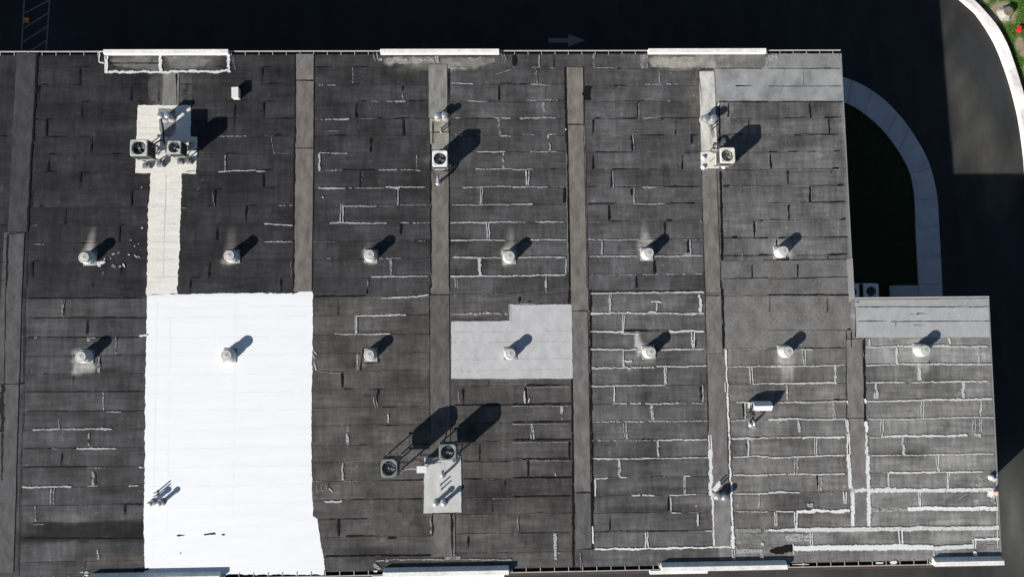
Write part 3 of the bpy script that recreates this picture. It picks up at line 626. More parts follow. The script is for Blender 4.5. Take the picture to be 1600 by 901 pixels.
# seams joined across the strip ends
# --- lap lines
lm = MB()
def flat_quad(m, x0, y0, x1, y1, w, dz, colr=None, alpha=1.0, steps=None, wob=0.0, wv=0.0, broken=0.0, rnd=random, taper=None):
    A = Vector((x0, y0)); B = Vector((x1, y1)); L = (B - A).length
    if L < 1e-4: return
    d = (B - A) / L; nrm = Vector((-d.y, d.x)); k = steps or max(2, int(L / .055))
    prev = None; ctr = 0; gap = 0
    wl = wr = 1.0
    for j in range(k + 1):
        t = j / k; ctr = .9 * ctr + rnd.gauss(0, wob); wl = 1 + .75 * (wl - 1) + rnd.gauss(0, wv); wr = 1 + .75 * (wr - 1) + rnd.gauss(0, wv)
        ends = 1 if w > .2 else min(1, (min(j, k - j) + .6) / 1.6)
        if taper: ends *= taper[0] + (taper[1] - taper[0]) * t
        p = A + d * (L * t) + nrm * ctr
        l = p + nrm * (w * .5 * max(.15, wl) * ends); r_ = p - nrm * (w * .5 * max(.15, wr) * ends)
        if broken and gap <= 0 and rnd.random() < broken: gap = rnd.randint(1, 4)
        if prev and gap <= 0:
            if colr is None:
                m.add([(v.x, v.y, roofz(v.y) + dz) for v in (prev[0], prev[1], r_, l)], [(0, 1, 2, 3)])
            else:                                   # thin feathered edges, full bead in the middle
                T = (0, .26, .74, 1); vv = [prev[0].lerp(prev[1], q_) for q_ in T] + [l.lerp(r_, q_) for q_ in T]
                al_ = [alpha - .75, alpha, alpha, alpha - .75] * 2; o_ = len(m.v)
                m.v += [(v.x, v.y, roofz(v.y) + dz) for v in vv]; m.c += [(*colr, q_) for q_ in al_]
                m.f += [(o_ + q_, o_ + q_ + 1, o_ + q_ + 5, o_ + q_ + 4) for q_ in range(3)]
        gap -= 1; prev = (l, r_)
for (a, b, y) in row_lines:
    if abs(y - RIDGE_Y) > .1 or True: flat_quad(lm, a, y, b, y, .018, .0055, wob=.0025, wv=.4, broken=.08, steps=int((b - a) / .15)) if a > -30 else None
tag(lm.build('lap_seams', M['lap'], roof), kind='stuff')

# --- sealant beads (L light, W white, F faint, B broken light) and bitumen bleed (D): measured on the photo, quarter pixels from a corner
SEAMS = {
 (0, 0): """D 450 422 560 422 5|D 500 425 498 530 8|D 455 531 510 532 5|D 250 530 300 530 6|D 245 535 240 638 12|D 820 535 820 635 8|D 810 534 880 533 4|D 512 640 510 745 6|D 510 639 560 638 5|D 290 748 290 855 12|D 290 746 330 745 7|D 300 856 410 856 5|D 570 858 570 900 9|D 0 853 40 854 8|D 1120 528 1190 530 3|D 1466 655 1462 820 8|D 1410 742 1500 740 5|B 1370 855 1560 850 9|D 1105 462 1105 655 12|D 992 470 992 640 4|D 235 330 205 890 12
W 665 350 665 460 24|W 655 453 1440 447 18|W 1430 335 1430 455 22|W 650 340 1420 338 18|W 1000 345 1005 460 22|W 622 325 622 390 9|W 618 388 660 395 12|W 620 328 650 328 9|F 1450 350 1475 440 18|D 680 398 990 398 6""",
 (400, 0): """D 40 425 35 525 11|D 45 421 95 420 6|D 50 640 48 742 11|D 60 635 120 635 6|D 95 742 220 742 5|D 120 846 155 846 16|F 50 852 110 852 5|F 98 855 100 900 8|D 365 422 480 422 4|B 605 425 605 525 10|D 610 420 635 418 5|B 365 530 500 533 8|D 600 528 650 527 4|D 915 540 915 575 9|B 915 590 920 640 7|B 720 635 770 637 8|B 815 635 935 637 12|D 950 633 1080 633 6|D 625 645 625 740 11|D 635 634 690 634 5|F 370 745 385 745 9|B 405 748 585 745 11|F 640 742 740 742 4|D 750 740 780 740 6|D 860 742 960 740 5|D 920 745 920 850 14|D 445 850 560 850 6|D 715 855 715 900 11|D 720 847 765 847 6|F 430 820 520 820 4
L 1220 522 1360 525 7|B 1320 633 1445 633 12|D 1450 633 1530 633 4|D 1520 530 1520 630 13|D 1530 525 1600 523 6|B 1235 740 1280 740 12|D 1310 742 1500 742 4|B 1485 738 1590 738 11|B 1518 745 1525 850 24|B 1525 850 1595 850 11|B 1240 845 1310 845 8|F 1500 465 1600 435 5|F 1220 430 1260 420 10|D 1205 430 1205 650 11|D 1105 760 1105 900 9|D 1105 742 1215 740 5|D 1105 826 1215 826 6
D 246 340 246 900 12|D 245 501 360 503 8|D 362 340 362 900 3|B 745 330 755 385 30|B 770 372 1110 380 24|L 1130 350 1135 398 24|F 1540 330 1560 385 26""",
 (800, 0): """B 170 340 170 425 14|F 0 420 25 425 6|B 120 425 180 420 9|D 260 345 260 420 6|F 230 425 265 427 6|D 15 345 15 415 24|B 510 335 510 430 16|B 520 427 640 427 7|B 148 430 150 530 18|B 110 530 240 533 10|B 830 530 1040 528 8|B 920 450 925 530 10|F 980 455 1000 455 10|F 730 530 760 530 6|B 90 628 150 628 10|B 190 628 285 628 12|D 240 632 325 632 6|B 200 635 205 735 20|B 45 740 275 740 12|F 60 840 140 842 7|B 225 845 235 900 12|B 225 842 280 838 12|D 470 540 470 630 46|D 785 640 785 740 10|L 792 640 792 740 5|D 780 631 820 632 6|D 700 635 870 637 4|F 970 635 990 632 9|B 785 740 930 740 9|D 640 742 780 742 5|D 505 750 505 845 10|D 515 742 560 740 6|D 1020 745 1020 845 7|D 900 742 1160 740 5|B 755 845 760 900 9|D 742 850 750 900 12|F 750 840 790 838 9|D 790 848 950 848 5|F 640 845 670 845 6|D 1118 850 1120 900 16|D 1110 845 1165 845 7|D 1290 637 1600 637 7|D 1350 645 1350 735 9|F 1370 737 1400 737 8|D 1478 745 1475 800 6|D 1290 850 1440 840 8
B 835 335 830 430 34|W 1290 640 1285 665 16|F 1230 742 1260 860 40|D 330 420 342 900 15|D 445 420 448 900 3|D 340 778 440 778 6|W 330 812 340 812 10|B 1590 350 1595 425 20|D 1175 435 1260 436 7|D 1293 650 1296 900 11|D 1166 445 1184 640 4""",
 (1200, 0): """D 0 637 465 637 8|D 255 645 263 740 9|D 100 740 200 740 4|D 350 738 455 735 9|F 190 740 240 740 5|D 375 745 380 840 9|D 0 845 20 842 6|D 160 845 440 842 7|F 180 842 340 847 5|D 0 431 450 431 3|D 0 541 460 541 3|D 220 435 222 540 2|L 0 632 455 632 4|B 0 370 60 360 60""",
 (0, 225): """D 310 65 300 170 11|D 305 63 345 65 9|D 280 173 350 175 8|D 505 180 500 280 9|D 510 177 570 178 4|D 570 0 570 65 9|D 690 65 780 65 5|D 822 290 820 390 9|D 825 283 885 284 5|D 205 290 195 400 7|D 245 391 275 392 10|D 410 405 405 505 11|D 748 515 745 615 11|D 750 507 795 507 6|F 200 510 240 508 5|D 202 735 200 845 13|D 205 733 240 731 9|D 470 620 540 620 5|F 210 625 280 628 6|D 757 740 755 830 10|D 580 858 580 900 7|B 1410 70 1405 170 10|D 1413 60 1405 170 5|D 1410 60 1470 62 5|L 1365 175 1600 165 6|D 1345 285 1337 390 13|B 1330 300 1340 390 6|D 1350 282 1390 282 6|D 1540 390 1535 500 11|D 1545 387 1600 385 5|D 1357 505 1355 605 11|D 1360 501 1390 501 6|F 1130 400 1170 400 5|D 1310 735 1305 835 9|D 1190 840 1185 900 9|D 1195 838 1250 836 5|D 0 512 50 510 4|D 0 738 40 738 4|D 0 850 40 850 4|D 200 0 172 552 13|D 55 560 172 552 9|D 52 562 42 900 13|D 172 560 165 900 4
W 600 745 660 738 18|W 612 755 630 765 20|F 700 760 725 770 26|W 745 770 760 765 10|W 770 745 780 770 10|W 700 690 720 685 6|W 735 680 750 678 5|W 800 690 815 695 6|W 840 690 860 710 6|W 885 522 897 525 10|W 815 600 825 602 8|W 865 622 870 625 7|W 690 715 695 712 7|W 840 638 846 640 8|F 640 805 660 800 20|W 860 700 880 715 5|W 650 720 660 715 10|W 885 270 890 272 8|F 1280 230 1290 225 7|F 1235 285 1245 275 8""",
 (400, 225): """L 395 60 400 170 14|B 395 60 575 60 9|B 390 170 540 165 11|D 715 0 715 55 9|D 540 163 740 163 4|B 760 163 985 163 9|B 1005 70 1005 165 7|B 990 163 1030 165 8|D 650 170 655 275 18|F 662 175 662 270 4|L 390 275 560 277 9|B 580 275 800 275 6|L 810 270 900 275 13|L 885 270 1060 268 7|L 887 280 885 385 10|D 878 285 876 340 6|B 545 388 755 388 11|F 770 388 880 388 5|F 900 382 1080 380 5|L 535 375 535 490 18|L 460 493 820 495 10|B 905 492 1085 492 8|D 905 500 905 570 14|B 970 605 1085 605 8|F 360 608 500 610 4|B 110 385 230 383 8|L 50 500 230 507 8|L 50 612 230 610 8|L 0 172 60 172 8|D 45 180 45 275 15|D 35 165 90 163 7|D 50 277 120 277 5|F 105 0 110 55 5|F 110 58 230 62 5|F 440 715 470 715 7|B 842 720 847 820 20|L 720 830 1075 828 10|B 700 835 700 900 11|B 770 715 910 712 8|D 155 845 155 900 13|F 220 730 220 830 5|W 415 330 420 340 10|D 700 900 705 835 6
L 1380 52 1560 50 8|B 1545 55 1545 160 17|L 1370 158 1600 155 8|L 1290 272 1600 268 9|L 1410 275 1408 380 14|L 1225 382 1600 380 9|L 1215 492 1600 488 10|L 1447 490 1455 605 24|L 1215 603 1560 603 9|L 1230 710 1545 712 10|L 1395 715 1400 825 22|L 1215 825 1600 825 10|B 1250 830 1255 900 24|F 1480 580 1550 520 4
D 240 0 235 900 13|D 360 0 354 900 3|D 245 28 360 28 7|D 1093 0 1093 900 13|D 1205 0 1205 900 3""",
 (800, 225): """B 235 0 235 50 16|B 100 50 280 50 9|D 280 52 325 52 7|L 95 165 95 262 24|L 0 160 130 158 6|L 0 270 225 268 10|F 245 268 330 265 5|D 325 275 325 370 16|L 0 378 130 375 8|L 0 490 90 490 7|L 145 488 330 488 10|L 115 598 340 600 9|L 30 710 335 708 10|L 337 715 337 810 9|L 0 825 335 818 11|L 212 825 212 900 20
D 505 60 505 160 11|D 515 55 740 52 6|D 748 0 748 50 11|F 762 0 762 50 6|D 1063 65 1063 160 11|D 1070 58 1110 58 5|F 1070 160 1170 160 5|D 620 165 620 270 11|L 630 165 630 275 6|D 625 160 800 160 6|D 450 270 530 268 4|D 600 270 740 272 4|L 762 275 763 375 9|D 745 280 745 325 13|B 815 270 915 270 13|D 960 268 1160 268 5|D 1000 267 1040 265 10|L 760 375 955 372 7|D 470 375 640 373 6|D 1070 372 1140 370 8|D 605 380 605 478 15|D 600 483 740 483 5|F 470 490 600 487 4|D 953 490 953 585 11|D 960 480 1000 480 7|L 475 597 795 597 8|F 800 597 960 600 4|B 1000 597 1190 597 6|L 562 600 562 695 7|D 1098 600 1100 690 16|L 1112 595 1112 695 8|L 485 703 780 702 8|L 890 705 1190 695 9|B 1060 695 1110 685 22|D 885 730 890 810 16|B 490 820 1190 812 9|D 775 825 775 900 10|F 1180 470 1180 500 6|F 930 757 955 757 14
D 1315 265 1355 265 10|F 1360 268 1600 272 5|F 1317 275 1317 370 6|F 1320 375 1600 375 4|D 1513 485 1513 585 11|L 1524 485 1522 585 5|D 1520 480 1570 480 6|F 1320 485 1360 485 6|D 1315 590 1600 590 4|D 1365 585 1405 583 13|D 1320 700 1600 698 5|D 1497 755 1500 840 7|D 1310 845 1600 835 4|B 1435 685 1440 730 14
D 345 0 360 900 15|D 450 0 470 900 5|D 1300 170 1312 730 13|D 1300 850 1305 900 12|D 1184 165 1200 900 4|L 340 55 350 800 2""",
 (1200, 225): """D 10 60 15 160 11|D 0 52 60 50 7|D 240 52 300 50 7|D 410 48 450 45 10|F 0 165 480 157 5|D 395 155 440 152 11|D 390 165 392 190 5|D 120 165 125 262 12|F 131 165 131 260 5|F 140 262 265 265 5|D 275 262 480 262 5|D 430 260 470 255 15|D 258 265 262 370 14|F 271 265 273 370 6|F 0 375 260 370 5|D 200 370 480 362 7|D 125 380 130 478 14|F 140 480 420 475 4|B 440 480 440 575 11|D 445 478 480 470 12|F 0 478 120 480 5|D 345 585 500 583 6|D 130 585 260 583 4|D 370 692 490 690 9|D 372 700 372 725 6|D 182 750 183 835 8|D 0 845 500 830 4|D 0 727 500 722 3|B 40 590 45 700 14|D 45 600 45 715 12|D 50 715 130 718 14|D 60 590 130 585 7""",
 (0, 450): """D 165 65 900 65 5|B 395 75 395 185 18|D 400 80 400 180 9|D 170 187 900 187 4|D 545 195 545 290 8|D 165 308 900 310 4|W 545 325 565 320 10|B 545 312 600 310 8|B 725 305 725 410 8|D 730 310 725 415 5|D 730 417 775 417 5|D 458 545 458 640 6|D 165 648 900 648 4|B 645 650 648 765 11|L 665 770 760 770 6|D 165 770 900 770 4|B 370 780 372 880 7|L 205 885 705 880 9|L 620 882 705 880 13|W 870 298 925 298 14|B 620 430 622 530 22|D 618 440 620 525 18|D 38 0 30 600 7|D 155 0 148 600 5|D 40 598 150 598 7|D 18 600 18 900 26|D 148 600 142 900 4|F 215 310 235 308 14
D 1185 0 1185 35 6""",
 (400, 450): """D 370 55 680 50 7|L 780 65 1080 45 10|D 512 60 512 175 5|L 625 172 940 168 10|L 625 175 622 290 18|L 490 285 625 290 9|L 635 290 840 285 8|D 950 170 1080 168 4|D 770 290 840 287 6|D 1085 0 1085 200 9|D 535 530 540 625 12|F 380 520 535 530 5|D 545 628 600 630 6|D 760 635 750 740 14|B 740 680 750 745 18|D 705 632 790 632 5|D 670 670 720 672 5|L 825 785 825 840 9|D 780 745 880 745 4|D 810 858 880 858 5|B 570 860 575 900 18|D 1290 630 1295 725 13|F 1265 640 1270 720 6|D 1240 730 1600 730 6|D 1450 575 1455 610 7|W 355 385 380 415 5|W 358 420 370 440 4|W 362 465 378 515 5|W 360 455 370 480 4|D 1087 200 1087 900 6|B 635 410 635 510 11|D 655 410 655 515 10|D 668 372 668 468 9|D 668 470 765 468 9|D 767 430 766 470 8|D 668 374 700 372 6|D 155 0 155 35 7|D 232 0 232 40 13|D 695 0 690 40 10|B 1225 165 1575 158 20|B 1585 100 1585 230 14""",
 (800, 450): """B 210 0 215 20 12|D 45 55 45 95 15|D 355 0 355 95 15|D 85 608 360 605 9|F 85 620 360 615 6|D 80 620 90 720 15|L 75 640 80 720 8|L 110 685 100 715 9|D 0 728 370 722 8|F 0 738 350 735 5|B 307 735 310 825 20|D 0 838 370 832 7|F 0 848 350 848 5|B 125 850 130 900 28|D 374 565 378 900 13|L 0 108 370 105 8
L 490 35 1200 25 10|D 495 20 1195 20 4|L 612 35 612 150 18|L 868 87 938 88 14|L 905 95 898 145 12|L 1168 40 1178 155 18|L 850 148 900 150 11|L 490 160 760 158 15|L 760 158 1200 160 15|L 700 165 690 275 16|L 490 272 700 275 11|L 680 282 790 285 10|D 700 265 980 265 8|L 980 268 1200 270 14|L 1130 270 1130 375 24|D 1144 272 1144 375 5|L 490 382 780 382 9|L 930 385 1200 378 10|L 697 385 695 495 16|L 700 455 750 460 18|L 495 498 890 495 12|L 720 490 740 510 14|L 900 490 1215 485 10|L 955 490 958 600 16|L 495 612 960 605 9|L 640 610 640 710 8|B 630 720 1040 720 11|B 1192 605 1190 715 12|D 1178 610 1178 700 10|B 1120 718 1215 718 8|B 872 720 882 825 26|B 500 835 1220 828 8|B 702 840 705 900 22
F 1340 385 1600 375 7|L 1340 490 1600 488 11|L 1490 490 1495 600 18|L 1500 600 1600 595 7|L 1400 712 1500 712 10|L 1455 715 1455 820 9|D 1440 715 1445 815 10|L 1365 828 1460 825 7|W 1333 380 1340 590 12|W 1338 590 1342 650 24|W 1345 650 1355 900 12
D 488 10 492 900 14|D 418 140 475 140 7|D 1206 0 1225 900 6|D 1312 0 1320 380 13|D 1210 46 1300 46 7|F 1480 810 1510 880 60""",
 (1200, 450): """D 0 43 505 43 10|F 0 157 370 157 3|F 280 157 395 157 4|D 368 50 368 150 4|D 8 50 8 150 3|D 0 265 510 265 2|D 490 258 512 258 10|D 518 265 520 370 6|D 0 378 480 372 4|L 222 378 228 475 20|L 200 382 280 385 6|L 0 490 480 478 11|L 415 475 420 600 20|L 0 597 430 590 10|L 115 600 118 705 13|B 402 700 415 815 26|L 40 712 490 705 10|L 0 820 490 818 11|L 190 825 195 900 17|W 495 700 492 720 10|W 490 820 500 900 18|D 597 318 605 830 15|W 605 690 608 720 18|W 608 830 612 900 20|D 540 87 570 87 9|D 487 260 487 900 4
L 630 315 632 370 17|L 1130 310 1132 350 20|L 610 370 800 362 11|L 800 362 1370 365 13|L 800 365 800 475 16|L 610 482 800 478 7|L 800 475 1400 475 12|L 1310 365 1315 470 17|L 945 480 945 575 30|L 610 590 855 588 8|L 890 588 1370 580 12|L 675 590 680 690 17|L 665 650 665 690 14|L 1215 590 1215 685 22|L 620 708 1400 690 12|L 965 695 965 810 20|L 1330 695 1330 800 16|L 620 818 1410 805 11|L 712 820 712 900 22|B 1285 815 1285 900 18|L 1328 815 1325 900 15|D 1005 455 1005 475 9|D 985 475 1020 475 5|D 545 120 545 310 4|D 560 118 1385 116 3|D 760 210 1385 206 3|D 560 208 740 206 3|D 795 215 795 245 3""",
 (0, 676): """B 560 0 558 80 10|D 548 40 560 80 6|D 140 97 480 97 4|L 480 97 730 97 9|F 325 97 370 100 7|D 385 130 380 210 9|D 140 215 540 213 5|B 545 213 660 215 7|W 870 213 905 213 9|B 585 235 590 325 22|D 592 240 602 330 6|L 140 338 450 332 12|B 545 332 620 328 7|L 805 332 870 328 8|B 330 340 330 450 26|D 690 445 890 447 6|B 222 455 220 555 11|D 780 450 780 515 13|F 215 568 280 572 6|D 120 660 890 660 6|B 610 685 620 795 16|D 530 800 530 860 9|B 500 870 560 870 14|W 530 885 555 888 10|D 135 0 115 900 4|D 18 0 12 300 14""",
 (400, 676): """B 565 0 575 75 20|L 542 185 542 295 13|F 545 298 640 300 5|B 580 312 610 310 7|F 350 305 415 300 9|L 430 428 540 425 13|L 455 345 480 370 7|D 455 310 455 350 5|D 515 540 515 650 18|D 430 540 700 535 4|D 560 645 770 645 9|D 820 655 880 655 9|D 1105 500 1105 640 13|B 1090 530 1090 640 10|D 430 770 1090 765 8|D 1224 500 1228 780 17|D 750 298 1040 295 4|D 730 415 1040 412 4|D 1395 60 1395 175 7|D 1290 180 1600 178 4|D 1290 290 1600 290 4|D 1555 295 1555 360 7|D 1475 410 1475 500 5|F 1475 410 1600 408 6|D 1325 645 1320 720 10|F 1320 690 1325 740 9|F 550 180 660 178 4|B 735 820 775 850 24|B 750 800 830 795 10|B 1180 775 1300 770 20|F 405 325 440 322 5|F 440 322 442 358 5|F 442 358 408 360 5|F 408 360 405 325 5|F 360 325 380 322 4|F 380 325 380 360 4
W 735 860 760 860 12|F 810 790 1600 790 10""",
 (800, 676): """B 125 0 125 40 28|D 0 46 370 42 8|F 0 60 350 58 5|D 355 55 355 160 13|D 0 166 370 163 9|F 110 173 360 171 6|D 97 175 100 275 13|D 0 283 370 278 9|F 270 245 272 270 12|D 0 398 370 395 6|F 35 515 40 620 6|D 42 520 42 625 4|B 270 625 272 790 26|B 270 750 300 745 11|D 50 625 370 622 3|D 378 0 382 840 12|F 425 745 428 850 9
B 500 47 910 45 9|B 710 0 710 45 22|L 910 45 1220 40 10|L 912 50 915 150 17|L 505 160 1225 155 9|L 667 160 672 275 19|L 670 275 720 280 9|L 520 285 600 280 10|L 520 285 518 395 9|F 720 275 800 273 5|B 745 390 890 388 11|L 1080 270 1080 380 15|L 1075 268 1115 268 9|L 980 388 1150 382 8|D 975 395 975 485 15|L 990 395 990 490 10|L 990 495 1060 500 10|B 1100 495 1165 495 9|L 1160 500 1160 580 10|D 610 510 610 610 6|D 515 620 1100 612 4|L 1200 610 1255 612 8|W 840 615 842 715 18|W 503 580 505 690 10|W 515 727 1370 710 13|W 1150 450 1152 455 10
W 1235 10 1238 100 19|W 1237 100 1242 390 24|W 1250 390 1262 705 12|W 1355 0 1365 300 12|W 1370 300 1375 580 14|W 1375 580 1385 720 24|L 1380 720 1385 800 22|W 1260 360 1300 310 40
L 1370 37 1600 30 11|L 1475 35 1475 140 14|L 1380 150 1600 147 12|L 1380 262 1600 262 10|L 1390 380 1600 378 10|B 1545 380 1545 470 14|B 1390 490 1600 488 8|B 1390 607 1600 605 30|B 1563 680 1565 720 30|B 1562 720 1560 800 24|D 497 0 500 720 14|D 420 370 490 370 8|D 420 725 510 720 8|D 1368 300 1372 560 7|D 1460 60 1475 110 8|F 1400 735 1560 735 40|B 920 810 930 845 20""",
 (1200, 676): """L 0 30 210 25 8|L 210 30 480 25 11|L 297 30 297 135 18|L 0 150 100 152 16|L 100 150 480 140 11|B 175 145 172 260 30|L 0 258 480 255 10|D 305 262 307 360 16|B 325 270 320 365 22|L 0 372 200 370 10|L 46 490 48 580 15|L 45 485 160 488 8|W 172 490 172 600 22|W 175 490 510 483 19|W 0 605 240 603 17|W 170 605 640 600 28|F 240 450 280 450 40|B 110 650 280 655 60|W 270 620 270 700 20|W 155 718 1030 710 34|W 497 0 500 130 22|W 500 130 512 345 26|W 480 365 482 440 24|W 525 345 528 580 28|W 612 0 618 140 20|W 622 140 628 580 28
W 515 357 800 350 22|W 630 360 1430 352 28|L 715 0 715 30 9|L 630 28 850 25 8|L 720 20 1245 18 16|L 840 30 845 135 23|L 630 140 1410 130 11|L 1057 135 1062 240 24|F 645 245 750 245 4|L 755 248 1340 240 12|L 750 245 750 345 15|W 1125 240 1125 345 18|W 945 355 948 455 15|B 645 478 870 475 32|W 870 472 1430 470 30|W 640 600 1440 590 31|W 825 605 830 715 30|W 1030 718 1280 708 28|W 1285 660 1290 720 26|W 1285 662 1445 660 18|L 1290 735 1290 770 24|L 1190 410 1245 375 6|B 1285 8 1330 12 24|B 230 755 255 755 22|W 150 820 255 820 6|W 670 808 720 808 9|W 760 808 805 806 20|D 10 735 150 730 52|L 155 690 158 760 8|W 1425 240 1432 720 5|F 1315 285 1335 285 20|F 1295 325 1310 322 14
W 1400 300 1420 280 30|W 1370 375 1420 390 40|F 1395 400 1420 440 40|L 1035 720 1035 770 10""",
}
sm = MB(); dm = MB()
rs = random.Random(11)
WIDTH = {'L': 1.0, 'W': 1.0, 'F': .85, 'B': 1.0, 'D': .8}
for (ox, oy), txt in SEAMS.items():
    lower_right = (ox >= 800 and oy >= 450)
    lv = .40 if lower_right else .33
    if ox == 1200 and oy == 676: lv = .46
    for s in txt.replace('\n', '|').split('|'):
        s = s.split()
        if len(s) != 6: continue
        t = s[0]; a, b, c_, d_, w_ = map(float, s[1:])
        p0 = rf(ox + a / 4, oy + b / 4); p1 = rf(ox + c_ / 4, oy + d_ / 4)
        ww = w_ / 4 * K * WIDTH[t] * (1.0 if t == 'D' else 1.18 if t == 'W' else 1.2)
        if t == 'D':
            LL = math.hypot(p1[0] - p0[0], p1[1] - p0[1])
            tp_ = None if LL > 2.5 else rs.choice([(1.25, .5), (.5, 1.25), (1.35, .3), (1, 1), (.4, 1.3)])
            flat_quad(dm, *p0, *p1, ww, .030, wob=.0025, wv=.22, rnd=rs, taper=tp_)
        else:
            v = {'L': lv * 1.08, 'W': .60, 'F': lv * .75, 'B': lv}[t] * rs.uniform(.88, 1.12)
            al = {'L': rs.uniform(.62, .92), 'W': rs.uniform(.72, 1.0), 'F': rs.uniform(.45, .65), 'B': rs.uniform(.45, .65)}[t]
            ii = len(sm.v) % 7
            vert = abs(p1[1] - p0[1]) > abs(p1[0] - p0[0])
            kw = dict(alpha=al, wv=.20 if ww < .25 else .06, broken=.05 if t == 'B' else .0, rnd=rs)
            cl_ = (v, v * 1.005, v * .99)
            if vert and 13 <= w_ < 40 and t != 'D' and rs.random() < .55 and math.hypot(p1[0] - p0[0], p1[1] - p0[1]) < 1.4:
                o_ = ww * .30
                for sg in (-1, 1):
                    k2 = rs.uniform(.7, 1.1)
                    flat_quad(sm, p0[0] + sg * o_, p0[1], p1[0] + sg * o_ * rs.uniform(.3, 1.2), p1[1], ww * .42 * k2, .0335 + .0006 * ii, colr=cl_, wob=.007, **kw)
            else:
                flat_quad(sm, *p0, *p1, ww, .0335 + .0006 * ii, colr=cl_, wob=.0045, taper=rs.choice([(1, 1), (1.15, .75), (.75, 1.15)]) if t != 'W' else None, **kw)
# stray drips
for _ in range(420):
    px, py = rs.uniform(30, 1550), rs.uniform(90, 880)
    if 225 < px < 505 and py > 455: continue
    if px > 1310 and py < 470: continue
    x, y = rf(px, py); s = rs.uniform(.008, .022); v = rs.uniform(.12, .45)
    flat_quad(sm, x, y, x + rs.uniform(-1, 1) * s * 2, y + s, s, .0326, colr=(v, v, v * .97), alpha=1.0, steps=2, rnd=rs)
re_ = random.Random(21)
for (a, b, y) in row_lines:
    if a < -30: continue
    dens = .25 if b < -10 else (.7 if b < 0 else 1.2)
    for _ in range(int(dens * 3 * re_.random() + dens)):
        xa = re_.uniform(a, b - .3); xb = min(b, xa + re_.uniform(.25, 1.6)); v = re_.uniform(.08, .22) * (1 if b > 0 else .7)
        yy = y + re_.uniform(-.03, .03)
        flat_quad(sm, xa, yy, xb, yy + re_.uniform(-.015, .015), re_.uniform(.015, .045), .0325, colr=(v, v, v * .97), alpha=re_.uniform(.4, .7), wob=.004, wv=.3, broken=.06, rnd=re_)
    for _ in range(re_.randint(0, 1)):
        xa = re_.uniform(a, b - .3); xb = min(b, xa + re_.uniform(.2, .9))
        flat_quad(dm, xa, y + .012, xb, y + .012, re_.uniform(.02, .06), .030, wob=.002, wv=.25, rnd=re_, taper=(1, .2))
tag(dm.build('bitumen_bleed', M['bitumen'], roof), kind='stuff')
tag(sm.build('seam_sealant', M['sealant'], roof), kind='stuff')
# bare spots in the white coating
cm = MB()
for a, b, c_, d_, w_ in [(1105, 638, 1155, 638, 10), (1275, 634, 1350, 634, 11), (1385, 633, 1408, 633, 9), (1125, 748, 1135, 748, 8)]:
    p0 = rf(a / 4, 676 + b / 4); p1 = rf(c_ / 4, 676 + d_ / 4); flat_quad(cm, *p0, *p1, w_ / 4 * K, .017, wob=.006, wv=.25)
for k in range(10):
    flat_quad(cm, *rf(210 + k * 2.2, 888 + math.sin(k * 2) * 2), *rf(213 + k * 2.2, 889 + math.cos(k * 3) * 2), .09, .018, wv=.3)
tag(cm.build('bare_spots', M['bitumen'], coat), kind='stuff')
# lap lines showing faintly through the coating
fm = MB()
for r_ in [480, 495, 527, 556, 585, 613, 641, 671, 700, 729, 758, 786, 812, 841, 866]:
    y = Y(r_, 350); flat_quad(fm, rf(232, r_)[0], y, rf(484, r_)[0], y, .03, .0135, steps=60, wob=.003, wv=.3, broken=.05)
for px in (243, 264, 366):
    x = rf(px, 650)[0]; flat_quad(fm, x, Y(870, px), x, Y(470, px), .03, .0139, steps=90, wob=.003, wv=.3, broken=.05)
tag(fm.build('coating_laps', mat('thin_coating_lap', (.655, .67, .69), .6), coat), kind='stuff')
fm = MB()
for r_ in [268, 296, 323, 350, 378, 405, 433]:
    y = Y(r_, 255); flat_quad(fm, rf(237, r_)[0], y, rf(278, r_)[0], y, .025, .0105, steps=20, wob=.003, wv=.3)
x = rf(258, 330)[0]; flat_quad(fm, x, Y(430, 258), x, Y(272, 258), .04, .0109, steps=60, wob=.003, wv=.3)
for r_ in [180, 200, 222, 250]:
    y = Y(r_, 255); flat_quad(fm, rf(217, r_)[0], y, rf(297, r_)[0], y, .02, .0176, steps=30, wob=.003, wv=.3, broken=.1)
tag(fm.build('coating_laps', mat('thin_cream_lap', (.45, .43, .38), .7), bld), kind='stuff')
gm = MB()
for r_ in (518, 534, 561, 578): flat_quad(gm, rf(707, r_)[0], Y(r_), rf(892, r_)[0], Y(r_), .02, .0125, steps=60, wob=.003, wv=.4, broken=.12)
tag(gm.build('sheet_laps', mat('grey_lap_line', (.27, .265, .26), .8), bld), kind='stuff')

